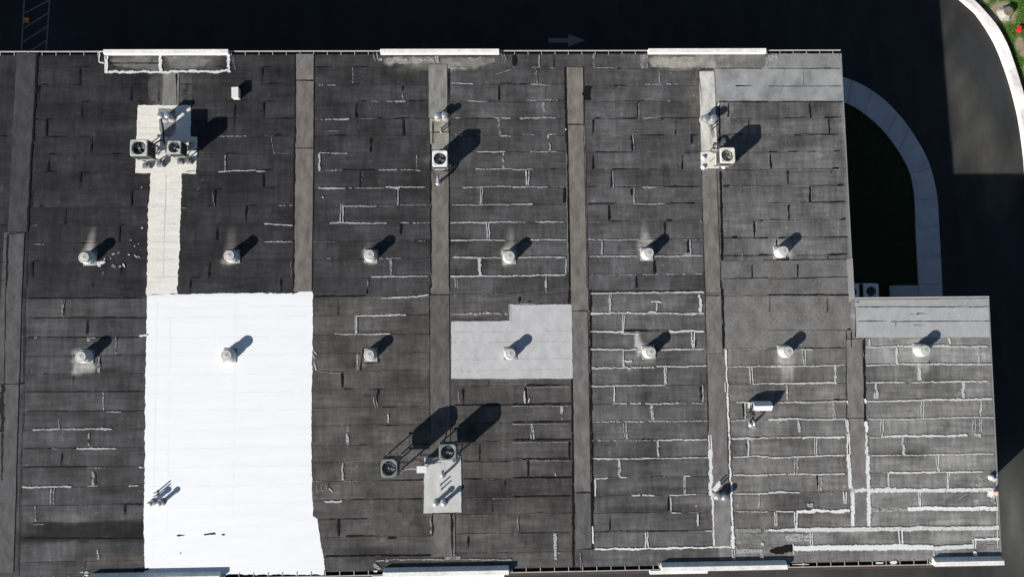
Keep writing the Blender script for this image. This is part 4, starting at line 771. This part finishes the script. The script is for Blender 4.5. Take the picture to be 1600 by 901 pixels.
# --- parapets, gutters, fascia
def parapet(x0, x1, y0, y1, h=.27):
    z0 = roofz(y0) - .0; m = MB()
    m.box(x0, x1, y0, y1, ROOF_Z - .35, ROOF_Z + h)
    return m.build('parapet', M['white_paint'], bld, bevel=.012)
PT, PB = ROOF_Z + .27, ROOF_Z + .27
for a, b in ((160.5, 356), (594, 780), (1014, 1198)):
    parapet(lvl(a, 84, PT)[0], lvl(b, 84, PT)[0], 15.12, 15.36, .24)
bots = [(139, 343, 0), (598, 795, 1), (1034, 1231, 1), (1462, 1570, 0)]
for a, b, board in bots:
    xa, xb = lvl(a, 885, PB)[0], lvl(b, 885, PB)[0]
    p = parapet(xa, xb, -11.83, -11.60)
    ct = MB(); ct.add([(xa + .004, -11.598, ROOF_Z + .262), (xb - .004, -11.598, ROOF_Z + .262), (xb - .004, -11.44, ROOF_Z + .012), (xa + .004, -11.44, ROOF_Z + .012), (xa + .004, -11.598, ROOF_Z), (xb - .004, -11.598, ROOF_Z)], [(0, 3, 2, 1), (0, 4, 3), (1, 2, 5)])
    ct.build('cant', M['white_paint'], p)
    if board:
        q = MB(); xl = xa - .55; xr = xa + (2.4 if a > 1000 else 6.1)
        q.box(xl, xr, -12.02, -11.833, ROOF_Z - .2, ROOF_Z + .05); q.build('fascia_board', M['white_paint'], bld, bevel=.01)
def gutter(x0, x1, ya, yb, top):
    """open trough from the roof edge ya to the lip yb"""
    s = 1 if yb > ya else -1
    g1 = MB(); z = ROOF_Z + .01
    g1.add([(x0, ya, z - .02), (x1, ya, z - .02), (x1, ya, z - .17), (x0, ya, z - .17), (x0, yb - s * .03, z - .17), (x1, yb - s * .03, z - .17), (x1, yb - s * .03, z - .03), (x0, yb - s * .03, z - .03)],
           [(0, 1, 2, 3), (3, 2, 5, 4), (4, 5, 6, 7)])
    t = g1.build('gutter', M['gutter_in'], bld)
    lip = MB(); lip.box(x0, x1, min(yb - s * .018, yb + s * .022), max(yb - s * .018, yb + s * .022), z - .20, z + .015); lip.build('gutter_lip', M['gutter'], t)
    k = int((x1 - x0) / .72); sme = None
    for i in range(k + 1):
        x = x0 + .1 + i * .72
        if x > x1 - .05: break
        if x < -28: continue
        if sme is None:
            st = MB(); st.box(-.014, .014, min(ya - s * .04, yb), max(ya - s * .04, yb), z + .016, z + .022); so_ = st.build('gutter_strap', M['gutter'], t, loc=(x, 0, 0)); sme = so_.data
        else:
            so_ = bpy.data.objects.new('gutter_strap', sme); C.objects.link(so_); so_.parent = t; so_.location = (x, 0, 0)
tx = [lvl(p, 84, PT)[0] for p in (160.5, 356, 594, 780, 1014, 1198)]
for a, b in ((X_L, tx[0]), (tx[1], tx[2]), (tx[3], tx[4]), (tx[5], X_R)):
    gutter(a + .003, b - .003, Y_T + .002, 15.34, True)
bx = []
for a, b, _ in bots: bx += [lvl(a, 885, PB)[0], lvl(b, 885, PB)[0]]
for a, b in ((X_L, bx[0]), (bx[1], bx[2]), (bx[3], bx[4]), (bx[5], bx[6])):
    gutter(a + .064, b - .064, Y_B - .002, -11.80, False)
f = MB(); f.box(X_L, X_E - .1, -12.10, -11.52, ROOF_Z - .62, ROOF_Z - .40); f.build('fascia', M['brown'], bld)

# ------------------------------------------------------------------ things standing on the roof
def rpos(px, py, h=0.0):
    """roof point under a top seen at px,py and h above the membrane"""
    x, y = rf(px, py, h); return (x, y, roofz(y))

# --- round gravity vents
def make_vent():
    r = empty('roof_vent', (0, 0, 0), 'white round roof vent', 'roof vent', 'round roof vents in two rows')
    b = MB(); b.add([(-.35, -.35, .0), (.35, -.35, .0), (.35, .35, 0), (-.35, .35, 0), (-.33, -.33, .045), (.33, -.33, .045), (.33, .33, .045), (-.33, .33, .045)],
                    [(4, 5, 6, 7), (0, 1, 5, 4), (1, 2, 6, 5), (2, 3, 7, 6), (3, 0, 4, 7)]); b.build('base_flashing', M['flash'], r)
    d = MB(); d.lathe([(.335, .04), (.325, .10), (.315, .30), (.30, .33), (.27, .35)], 28); d.build('drum', M['vent_white'], r, smooth=True)
    t = MB(); t.lathe([(.255, .33), (.245, .40), (.265, .44), (.275, .46), (.275, .55), (.262, .570), (.248, .574)], 28); t.build('hood', M['vent_white'], r, smooth=True)
    c = MB(); c.lathe([(.25, .572), (.238, .584), (.225, .579), (.19, .577), (.16, .584), (.03, .596)], 28); c.build('cap', M['vent_cap'], r, smooth=True)
    k = MB(); k.lathe([(.028, .59), (.022, .612)], 8); k.build('cap_bolt', M['steel'], r)
    return r
vents = [((131, 402), 'white round roof vent with scattered white flecks to its right'),
         ((358, 399), 'white round roof vent on bare black membrane just right of the cream coated strip'),
         ((577, 398), 'upper row roof vent ringed by brownish silt, between two brown cap strips'),
         ((796, 400), 'white round roof vent with cream silt square and pale streak above it'),
         ((1014, 395), 'white round roof vent with pale silt fan, in the upper bay right of centre'),
         ((1225, 392), 'white round roof vent in the upper right bay near the dark lawn'),
         ((126, 557), 'white round roof vent with pale silt patch under it, left of the white coated square'),
         ((353, 555), 'round roof vent standing inside the bright white coated square'),
         ((576.5, 554), 'round roof vent with black outlined square flashing just right of the white coated square'),
         ((797.5, 552.5), 'round roof vent on the light grey repair sheet'),
         ((1017, 550), 'white round roof vent with a white sealant smear at its upper left'),
         ((1232, 549), 'white round roof vent with a wide pale wash streak below it'),
         ((1446, 547), 'white round roof vent on the side wing below its pale grey sheet')]
v0 = make_vent(); rr = random.Random(5)
for i, (p, lab) in enumerate(vents):
    o = v0 if i == 0 else copy_tree(v0)
    o.location = rpos(*p, .58); o.rotation_euler.z = math.radians(rr.uniform(-4, 4)); o['label'] = lab
    s = rr.uniform(.96, 1.03); o.scale = (s, s, rr.uniform(.97, 1.04))
# --- condensers
def rrect(w, d, r, n=6):
    pts = []
    for cx, cy, a0 in ((w / 2 - r, d / 2 - r, 0), (-w / 2 + r, d / 2 - r, 90), (-w / 2 + r, -d / 2 + r, 180), (w / 2 - r, -d / 2 + r, 270)):
        for k in range(n + 1):
            a = math.radians(a0 + 90 * k / n); pts.append((cx + r * math.cos(a), cy + r * math.sin(a)))
    full = []
    for i in range(len(pts)):                      # keep the straight runs subdivided so a round opening stays round
        a = Vector(pts[i]); b = Vector(pts[(i + 1) % len(pts)]); k = max(1, int((b - a).length / .07))
        full += [tuple(a.lerp(b, j / k)) for j in range(k)]
    return full
def condenser(name, loc, w, d, body, stand, paint, label, group, fan=.37, rad=.09, rz=0.0, blades=3, gril=True, legs=True, bladem=None, phase=0.0, rad0=None):
    rad = rad0 or rad
    R = empty(name, loc, label, 'air conditioner', group, rz)
    z0, z1 = stand, stand + body
    out = rrect(w, d, rad); n = len(out)
    # cabinet: louvred sides with solid corners
    cb = MB(); inn = [(x * (w - .05) / w, y * (d - .05) / d) for x, y in out]
    cb.add([(x, y, z0 + .05) for x, y in inn] + [(x, y, z1 - .06) for x, y in inn], [(i, (i + 1) % n, n + (i + 1) % n, n + i) for i in range(n)])
    cb.build('coil', M['coil'], R, smooth=True)
    lv = MB(); k = max(5, int((body - .16) / .13))
    for j in range(k):
        za = z0 + .09 + j * (body - .18) / k; o2 = [(x * (w - .012) / w, y * (d - .012) / d) for x, y in out]
        lv.add([(x, y, za) for x, y in o2] + [(x, y, za + .016) for x, y in o2] , [(i, (i + 1) % n, n + (i + 1) % n, n + i) for i in range(n)])
    for sx in (-1, 1):
        for sy in (-1, 1):
            cx, cy = sx * (w / 2 - rad * .45), sy * (d / 2 - rad * .45); s = rad * .42
            lv.box(cx - s, cx + s, cy - s, cy + s, z0 + .05, z1 - .06)
    lv.build('louvres', M['louvre'], R)
    bs = MB(); bs.add([(x, y, z0) for x, y in out] + [(x, y, z0 + .07) for x, y in out], [(i, (i + 1) % n, n + (i + 1) % n, n + i) for i in range(n)] + [tuple(range(n))[::-1], tuple(range(n, 2 * n))])
    bs.build('base_pan', paint, R)
    # lid with a round fan opening
    tp = MB(); ang = [math.atan2(y, x) for x, y in out]; fr = fan * min(w, d) * 1.0
    ring = [(fr * math.cos(a), fr * math.sin(a)) for a in ang]
    o3 = [(x * .96, y * .96) for x, y in out]
    vv = [(x, y, z1 - .07) for x, y in out] + [(x, y, z1 - .02) for x, y in out] + [(x, y, z1) for x, y in o3] + [(x * 1.05, y * 1.05, z1 + .006) for x, y in ring] + [(x, y, z1 - .004) for x, y in ring] + [(x, y, z1 - .22) for x, y in ring]
    ff = []
    for L in range(5):
        for i in range(n):
            j = (i + 1) % n; ff.append((L * n + i, L * n + j, (L + 1) * n + j, (L + 1) * n + i))
    tp.add(vv, ff); tp.build('lid', paint, R, smooth=True)
    wl = MB(); wl.lathe([(fr * 1.0, z1 - .215), (.02, z1 - .215)], 28, cap=False); wl.lathe([(.02, z1 - .2151), (.001, z1 - .2151)], 8, cap=False); wl.build('fan_well', M['dark'], R)
    # fan
    fb = MB()
    for k in range(blades):
        a0 = phase + 2 * math.pi * k / blades
        pr = []
        for t, wd in ((.12, .30), (.45, .52), (.9, .62)):
            r_ = fr * t
            for s, zz in ((-wd, -.03), (wd, .03)):
                a = a0 + s; pr.append((r_ * math.cos(a), r_ * math.sin(a), z1 - .13 + zz))
        fb.add(pr, [(0, 1, 3, 2), (2, 3, 5, 4)])
    fan_o = fb.build('fan', bladem or M['blade'], R)
    hb = MB(); hb.lathe([(.07, z1 - .17), (.07, z1 - .085), (.05, z1 - .075)], 16); hb.build('fan_hub', M['steel'], fan_o, smooth=True)
    if gril:
        gm = MB()
        for t in (.22, .42, .62, .82, .97):
            gm.tube([(fr * t * math.cos(q * math.pi / 14), fr * t * math.sin(q * math.pi / 14), z1 + .012) for q in range(29)], .004, 4)
        for k in range(6):
            a = k * math.pi / 6; gm.tube([(-fr * math.cos(a), -fr * math.sin(a), z1 + .006), (0, 0, z1 + .02), (fr * math.cos(a), fr * math.sin(a), z1 + .006)], .004, 4)
        gm.build('fan_grille', M['wire'], R)
    if legs and stand > .06:
        for sx in (-1, 1):
            for sy in (-1, 1):
                lg = MB(); x, y = sx * (w / 2 - .06), sy * (d / 2 - .06)
                lg.box(x - .025, x + .025, y - .025, y + .025, 0.008, stand - .042); lg.box(x - .08, x + .08, y - .08, y + .08, 0, .008)
                lg.build('leg', M['steel'], R)
        for sy in (-1, 1):
            rl = MB(); y = sy * (d / 2 - .06); rl.box(-w / 2 - .10, w / 2 + .10, y - .03, y + .03, stand - .04, stand - .001); rl.build('rail', M['steel'], R)
    return R
grp = 'condensers standing on the warehouse roof'
ZB = lambda p: (p[0], p[1], p[2])
cA = condenser('condenser_unit', rpos(216.5, 230.5, 1.42), .86, .83, .92, .50, M['ac_beige'], 'larger beige condenser at the left edge of the cream coated pad', grp, fan=.42, phase=.4, blades=3, gril=False)
cB = condenser('condenser_unit', rpos(272, 230, 1.13), .66, .66, .78, .35, M['ac_beige'], 'smaller beige condenser in the middle of the cream coated pad', grp, fan=.43, rad=.05, phase=1.1)
cC = condenser('condenser_unit', rpos(687.4, 247.5, 1.0), .77, .84, .72, .28, M['ac_white'], 'clean white condenser on the brown cap strip with a light fan blade', grp, fan=.41, phase=-.9, bladem=M['blade'])
cD = condenser('condenser_unit', rpos(1137, 242.5, 1.08), .78, .82, .80, .28, M['ac_cream'], 'cream condenser on a yellowed pad, in the upper right of the roof', grp, fan=.40, phase=.2, blades=5, bladem=M['vent_cap'], rad0=.12)
cE = condenser('condenser_unit', rpos(608, 731, 1.75), .80, .90, .95, .80, M['ac_green'], 'dark grey condenser on tall legs, left of the small white box', grp, fan=.43, rad=.27, phase=.5, blades=5)
cF = condenser('condenser_unit', rpos(699.5, 706, 1.38), .86, .80, .88, .50, M['ac_green'], 'dark grey condenser at the top of the pale grey pad', grp, fan=.41, rad=.2, phase=1.4, gril=True)
# two in the shade beside the lawn, standing on the ground
gx, gy, _ = lvl(1361, 455, .95)
pad = MB(); pad.box(gx - 1.5, gx + .62, gy - .62, gy + .55, 0.0, .14)
pd = pad.build('equipment_pad', M['concrete']); tag(pd, 'shaded concrete slab in the corner of the lawn under two condensers', 'concrete pad')
condenser('condenser_unit', (gx, gy, .14), .92, .92, .80, .03, M['ac_white'], 'right-hand condenser in deep shade on the ground beside the lawn', 'condensers on the ground', fan=.31, rad=.05, legs=False)
gx2 = lvl(1330.5, 455, .95)[0]
condenser('condenser_unit', (gx2, gy, .14), .92, .92, .80, .03, M['ac_white'], 'condenser in deep shade mostly hidden under the roof edge beside the lawn', 'condensers on the ground', fan=.31, rad=.05, legs=False)

# --- pipe vents
def hooded_pipe(px, py, h, r, label, group):
    o = empty('pipe_vent', rpos(px, py, h), label, 'vent pipe', group)
    b = MB(); b.lathe([(r * 1.7, 0.0), (r * 1.6, .02), (r * 1.05, .09)], 20); b.build('flashing', M['flash'], o, smooth=True)
    p = MB(); p.lathe([(r * .85, .05), (r * .85, h - r * .6)], 20); p.build('pipe', M['galv'], o, smooth=True)
    c = MB(); c.lathe([(r * 1.0, h - r * .75), (r * 1.15, h - r * .7), (r * 1.12, h - r * .25), (r * .8, h - r * .05), (r * .3, h)], 20); c.build('cap', M['galv'], o, smooth=True)
    return o
def thin_pipe(px, py, h, r, label, group, m='galv'):
    o = empty('plumbing_pipe', rpos(px, py, h), label, 'pipe', group)
    b = MB(); b.lathe([(r * 2.4, 0.0), (r * 2.2, .015), (r * 1.1, .07)], 14); b.build('flashing', M['flash'], o, smooth=True)
    p = MB(); p.lathe([(r, .01), (r, h), (r * .7, h), (r * .7, h - .05)], 14); p.build('pipe', M[m], o, smooth=True)
    return o
gp = 'paired hooded vent pipes on the roof'; gt = 'pairs of thin plumbing pipes on the roof'
for (a, b, h, r, where) in [((250, 179.5), (260.5, 179), .62, .15, 'at the top of the cream coated pad'), ((684, 179.5), (694.5, 178.5), .45, .15, 'above the clean white condenser'),
                            ((1104.5, 183.5), (1116, 183.5), .45, .17, 'above the cream condenser'), ((233, 787), (247, 787), .50, .12, 'in the white coated square'),
                            ((681, 787), (694, 786.5), .55, .12, 'at the bottom of the pale grey pad'), ((1123.5, 776), (1134, 777), .40, .14, 'on the white edged cap strip, low right')]:
    hooded_pipe(*a, h, r, 'left one of two hooded vent pipes ' + where, gp)
    hooded_pipe(*b, h, r, 'right one of two hooded vent pipes ' + where, gp)
for (a, b, h, where) in [((688, 199.5), (689, 203.5), .30, 'above the clean white condenser'), ((1110.5, 198), (1111.5, 203), .28, 'above the cream condenser'),
                         ((240.5, 770), (240.5, 775), .40, 'in the white coated square'), ((688, 758.5), (689.5, 765), .33, 'on the pale grey pad'), ((1127, 752.5), (1128, 757.5), .26, 'on the white smeared cap strip, low right')]:
    thin_pipe(*a, h, .035, 'upper one of two thin pipes ' + where, gt)
    thin_pipe(*b, h, .035, 'lower one of two thin pipes ' + where, gt)
# gooseneck under the white condenser
def gooseneck(px, py, h, label, ddx, ddy):
    o = empty('gooseneck_pipe', rpos(px, py, 0), label, 'pipe')
    b = MB(); b.lathe([(.17, 0), (.16, .02), (.08, .1)], 16); b.build('flashing', M['galv'], o, smooth=True)
    p = MB(); p.tube(smooth_path([(0, 0, .02), (0, 0, h * .7), (ddx * .25, ddy * .25, h), (ddx * .8, ddy * .8, h), (ddx, ddy, h * .75)], 5), .065, 10); p.build('pipe', M['galv'], o, smooth=True)
    return o
gooseneck(685, 286, .55, 'galvanised gooseneck pipe in a dark ring below the clean white condenser', .02, .32)
gooseneck(1174, 663, .45, 'dull gooseneck pipe in a sealant ring below the white gabled hood', -.02, .22)
gooseneck(692, 742, .50, 'dull grey gooseneck pipe on the pale grey pad, right of the small white box', .02, .28)

# --- white gabled hood with its cables
hx, hy, hz = rpos(1193, 634, .5)
hd = empty('equipment_hood', (hx, hy, hz), 'white sheet metal hood with ridge and dark cables at its left end', 'hood')
m = MB(); L2 = .48
m.add([(-L2, -.27, .02), (L2, -.27, .02), (L2, -.25, .36), (L2, 0, .55), (L2, .20, .36), (L2, .22, .02), (-L2, -.25, .36), (-L2, 0, .55), (-L2, .20, .36), (-L2, .22, .02)],
      [(0, 1, 2, 6), (6, 2, 3, 7), (7, 3, 4, 8), (8, 4, 5, 9), (1, 5, 4, 3, 2), (0, 6, 7, 8, 9)])
m.build('hood_cover', M['ac_white'], hd, bevel=.01)
m = MB(); m.box(-L2 + .05, L2 - .05, -.24, .19, 0, .02); m.build('curb', M['steel'], hd)
m = MB(); m.box(-L2 - .18, -L2 - .002, -.12, .18, .05, .33); m.build('valve_box', M['ac_beige'], hd, bevel=.01)
cb_ = MB()
for k in range(6):
    cb_.tube(smooth_path([(-L2 - .02, .05 - .06 * k, .30), (-L2 - .18 - .02 * k, .0 - .07 * k, .48 + .03 * math.sin(k)), (-L2 - .05 + .03 * k, -.32 - .03 * k, .36), (-L2 - .12, -.62, .18), (-L2 - .10 + .02 * k, -.9, .06)], 5), .018, 6)
cb_.build('cables', M['hose'], hd)

# --- small boxes
def small_box(name, px, py, h, w, d, m, label, cat, standh=0.0, rz=0.0, lid=.02):
    o = empty(name, rpos(px, py, h), label, cat, rz=rz)
    b = MB(); b.box(-w / 2, w / 2, -d / 2, d / 2, standh, h - .03); b.build('body', m, o, bevel=.008)
    t = MB(); t.box(-w / 2 - lid, w / 2 + lid, -d / 2 - lid, d / 2 + lid, h - .028, h); t.build('lid', m, o, bevel=.006)
    if standh:
        for s in (-1, 1):
            q = MB(); q.box(s * w * .35 - .02, s * w * .35 + .02, -.02, .02, 0, standh - .002); q.build('leg', M['steel'], o)
    return o
small_box('disconnect_box', 659, 733, .62, .46, .30, M['ac_white'], 'small white box on legs between the two dark grey condensers', 'box', .25)
o = small_box('roof_block', 367, 144.5, .34, .33, .55, M['cream_coat'], 'small weathered cream block alone on the black membrane, upper left', 'block', 0, .03, .012)
for (px, py, w, d, h, lab) in [(228, 258.5, .50, .28, .16, 'low grey block below the larger beige condenser'), (249, 254.5, .42, .38, .22, 'square grey pipe boot with a dark hole at the bottom of the cream pad'),
                          (280.5, 251.5, .34, .30, .16, 'left one of two grey lumps at the lower right of the cream pad'), (294.5, 251.5, .32, .30, .16, 'right one of two grey lumps at the lower right of the cream pad'),
                          (299, 224, .34, .22, .20, 'tilted pale metal box at the right edge of the cream pad')]:
    x, y, z = rpos(px, py, h)
    o = empty('pipe_support_block', (x, y, z), lab, 'block', 'small blocks around the cream pad condensers', rz=.5 if 'tilted' in lab else 0)
    b = MB(); b.add([(-w / 2, -d / 2, .014), (w / 2, -d / 2, .014), (w / 2, d / 2, .014), (-w / 2, d / 2, .014), (-w * .38, -d * .36, h), (w * .38, -d * .36, h), (w * .38, d * .36, h), (-w * .38, d * .36, h)],
                    [(4, 5, 6, 7), (0, 1, 5, 4), (1, 2, 6, 5), (2, 3, 7, 6), (3, 0, 4, 7)])
    b.build('block', M['block'] if 'tilted' not in lab else M['ac_beige'], o, bevel=.015)
    b = MB(); b.lathe([(.05, h + .001), (.05, h + .09), (.035, h + .09)], 12); b.build('pipe_stub', M['steel'], o)

# --- refrigerant lines and conduits
def line(name, pts, r, m, label, cat='pipe', group=None):
    w = [(*rf(p[0], p[1], p[2]), 0) for p in pts]; w = [(x, y, roofz(y) + p[2]) for (x, y, _), p in zip(w, pts)]
    o = MB().tube(smooth_path(w, 6), r, 8).build(name, M[m], smooth=True)
    return tag(o, label, cat, group)
lg = 'pipes and cables around the cream pad condensers'
line('insulated_pipe', [(251, 182, .45), (253, 192, .55), (255, 203, .60), (256, 218, .50), (257, 226, .35)], .045, 'hose', 'thick black pipe running down from the hooded pipes on the cream pad', 'pipe', lg)
line('insulated_pipe', [(256, 221, .5), (252, 219, .62), (246, 222, .6), (240, 226, .55), (231, 229, .5)], .04, 'hose', 'black pipe bending left into the larger beige condenser', 'pipe', lg)
line('conduit', [(231, 233.5, .62), (245, 233.5, .66), (270, 233, .62)], .016, 'galv', 'upper one of the two pale rods between the beige condensers', 'conduit', lg)
line('conduit', [(230, 239.5, .55), (250, 239.5, .6), (277, 239.5, .55)], .016, 'galv', 'lower one of the two pale rods between the beige condensers', 'conduit', lg)
line('conduit', [(257, 215, .3), (259, 222, .6), (258, 232, .6), (260, 240, .1)], .03, 'galv', 'ribbed pale flexible conduit left of the smaller beige condenser', 'conduit', lg)
line('conduit', [(240, 228, .5), (252, 216, .6), (270, 194, .45)], .014, 'steel', 'thin rod crossing diagonally above the smaller beige condenser', 'conduit', lg)
line('conduit', [(265, 240, .35), (272, 246, .4), (280, 252, .2)], .016, 'steel', 'thin rod from the smaller beige condenser to a grey lump', 'conduit', lg)
line('conduit', [(265, 241, .35), (258, 246, .35), (252, 252, .2)], .014, 'steel', 'thin rod from the smaller beige condenser to the grey pipe boot', 'conduit', lg)
line('conduit', [(290, 245, .25), (300, 235, .45), (310, 231, .4)], .012, 'steel', 'thin rod reaching past the right edge of the cream pad', 'conduit', lg)
for a_, b_, h1, h2, lab in [((233, 229), (262, 229), .9, .8, 'pale rod crossing highest between the two beige condensers'), ((262, 222), (262, 242), .9, .9, 'short pale rod standing along the left side of the smaller beige condenser'), ((284, 226), (300, 218), .5, .3, 'pale rod slanting up right from the smaller beige condenser'),
                      ((284, 240), (303, 227), .5, .3, 'dark rod slanting to the tilted pale metal box'), ((246, 244), (256, 226), .2, .6, 'thin rod rising from the square grey pipe boot'), ((228, 249), (240, 240), .2, .5, 'thin rod from the low grey block to the larger beige condenser'),
                      ((262, 216), (275, 207), .4, .1, 'short dark rod above the smaller beige condenser')]:
    line('conduit', [(*a_, h1), ((a_[0] + b_[0]) / 2, (a_[1] + b_[1]) / 2, (h1 + h2) / 2 + .03), (*b_, h2)], .032, 'steel' if 'dark' in lab else 'vent_white', lab, 'conduit', lg)
line('insulated_pipe', [(678, 262, .2), (676, 268, .25), (680, 276, .3), (685, 280, .45)], .022, 'hose', 'black pipe looping from the gooseneck to the clean white condenser', 'pipe')
line('conduit', [(687, 262, .3), (687, 270, .35), (690, 277, .35), (687, 283, .3)], .018, 'galv', 'thin metal conduit below the clean white condenser', 'conduit')
line('insulated_pipe', [(1117, 222, .12), (1114, 230, .25), (1110, 236, .15), (1117, 238, .25), (1125, 237, .3)], .025, 'hose', 'coiled black pipe at the upper left of the cream condenser', 'pipe')
line('insulated_pipe', [(1114, 227, .3), (1120, 224, .35), (1126, 232, .3)], .05, 'hose', 'thick black pipe elbow above the yellowed pad', 'pipe')
line('conduit', [(1109, 253, .05), (1118, 245, .08)], .02, 'steel', 'short dark rod lying on the yellowed pad', 'conduit')
for px, py, w, lab in [(1099, 246, 7, 'upper left white blob on the yellowed pad by the cream condenser'), (1099, 261, 7, 'lower left white blob on the yellowed pad by the cream condenser'), (1131, 260.5, 6, 'white blob below the cream condenser')]:
    x, y, z = rpos(px, py, .1); b = MB(); s = w * K / 2
    b.lathe([(s * 1.1, 0), (s * 1.05, .06), (s * .7, .10), (s * .2, .115)], 14)
    tag(b.build('sealed_footing', M['white_paint'], smooth=True, loc=(x, y, z + .034)), lab, 'footing', 'white sealed footings by the cream condenser')
line('conduit', [(622, 737, .75), (630, 735, .5), (638, 732, .45), (651, 732, .45)], .018, 'vent_white', 'pale flexible conduit between the dark condenser and the white box', 'conduit')
line('insulated_pipe', [(618, 722, .85), (640, 722, .5), (650, 717, .9), (668, 722, .5), (690, 722, .6)], .02, 'hose', 'black cable sagging between the two dark grey condensers', 'cable')
line('conduit', [(692, 721, .6), (694, 730, .5), (692, 738, .45)], .02, 'steel', 'dark conduit dropping from the second dark condenser to the pale grey pad', 'conduit')
line('insulated_pipe', [(714, 702, .7), (722, 703, .4), (726, 699, .7)], .02, 'hose', 'black cable loop right of the dark condenser on the pale grey pad', 'cable')
line('conduit', [(660, 726, .40), (668, 722, .45), (675, 718, .4), (684, 714, .5)], .018, 'steel', 'dark conduit from the white box up to the dark condenser', 'conduit')

# --- fixtures at the right-hand roof edge
x, y, z = rpos(1552, 746, .2)
o = empty('edge_light', (x, y, z), 'white domed fixture on the right roof edge, the upper of two', 'light fixture')
m = MB(); m.lathe([(.16, 0), (.16, .06), (.13, .14), (.07, .19), (.02, .20)], 18); m.build('dome', M['vent_white'], o, smooth=True)
m = MB(); m.tube([(0.08, -.02, .05), (.24, -.06, .08), (.28, -.06, -.1)], .02, 8); m.build('bracket', M['steel'], o)
x, y, z = rpos(1556.5, 771, .25)
o = empty('edge_light', (x, y, z), 'square orange framed fixture on the right roof edge, below the white dome', 'light fixture')
m = MB(); m.box(-.09, .09, -.09, .09, .10, .24); m.build('housing', M['white_paint'], o, bevel=.01)
m = MB()
for s in (-1, 1):
    m.box(-.12, .12, s * .105 - .014, s * .105 + .014, .2, .245); m.box(s * .105 - .014, s * .105 + .014, -.09, .09, .2, .245)
m.build('frame', M['orange_mark'], o)
m = MB(); m.box(-.03, .03, -.03, .03, 0, .10); m.build('post', M['steel'], o)

# ------------------------------------------------------------------ things on the ground
# stump
sx, sy, _ = lvl(1569, 22, 0)
st = empty('tree_stump', (sx, sy, .02), 'pale cut tree stump in bare soil beyond the curb', 'tree stump')
m = MB(); prof = [(.50, .02), (.40, .08), (.33, .18), (.30, .36)]; m.lathe(prof, 22, cap=False); m.v = [(x * (1 + .10 * math.sin(3 * math.atan2(y, x)) * (1 - z)), y * (1 + .08 * math.sin(5 * math.atan2(y, x)) * (1 - z)), z) for x, y, z in m.v]
m.build('trunk', M['stump'], st, smooth=True)
m = MB(); m.lathe([(.30, .355), (.28, .37), (.05, .36)], 22); m.build('cut_top', M['stump_top'], st, smooth=True)
# red box
hx, hy, _ = lvl(1592, 46, .1)
hy_ = empty('utility_box', (hx, hy, .02), 'red plastic box lying on the grass at the right edge', 'box', rz=math.radians(-18))
m = MB(); m.box(-.10, .10, -.18, .18, 0, .15); m.build('body', M['red'], hy_, bevel=.02)
m = MB(); m.box(-.115, .115, -.195, .195, .152, .19); m.build('lid', M['red'], hy_, bevel=.015)
m = MB(); m.tube(smooth_path([(0, -.07, .19), (0, -.06, .235), (0, .06, .235), (0, .07, .19)], 4), .014, 8); m.build('handle', M['red'], hy_, smooth=True)
m = MB(); m.tube(smooth_path([(-.08, -.16, .03), (-.2, -.3, .02), (-.34, -.40, .03)], 4), .016, 6); m.build('strap', M['hose'], hy_, smooth=True)
# cone
cx, cy, _ = lvl(38, 30, .2)
cn = empty('traffic_cone', (cx, cy, 0), 'small orange traffic cone on the hatched road paint, top left', 'traffic cone')
m = MB(); m.box(-.15, .15, -.15, .15, 0.008, .035); m.build('base', M['orange'], cn, bevel=.01)
m = MB(); m.lathe([(.115, .035), (.04, .27), (.03, .28)], 20); m.build('cone', M['orange'], cn, smooth=True)
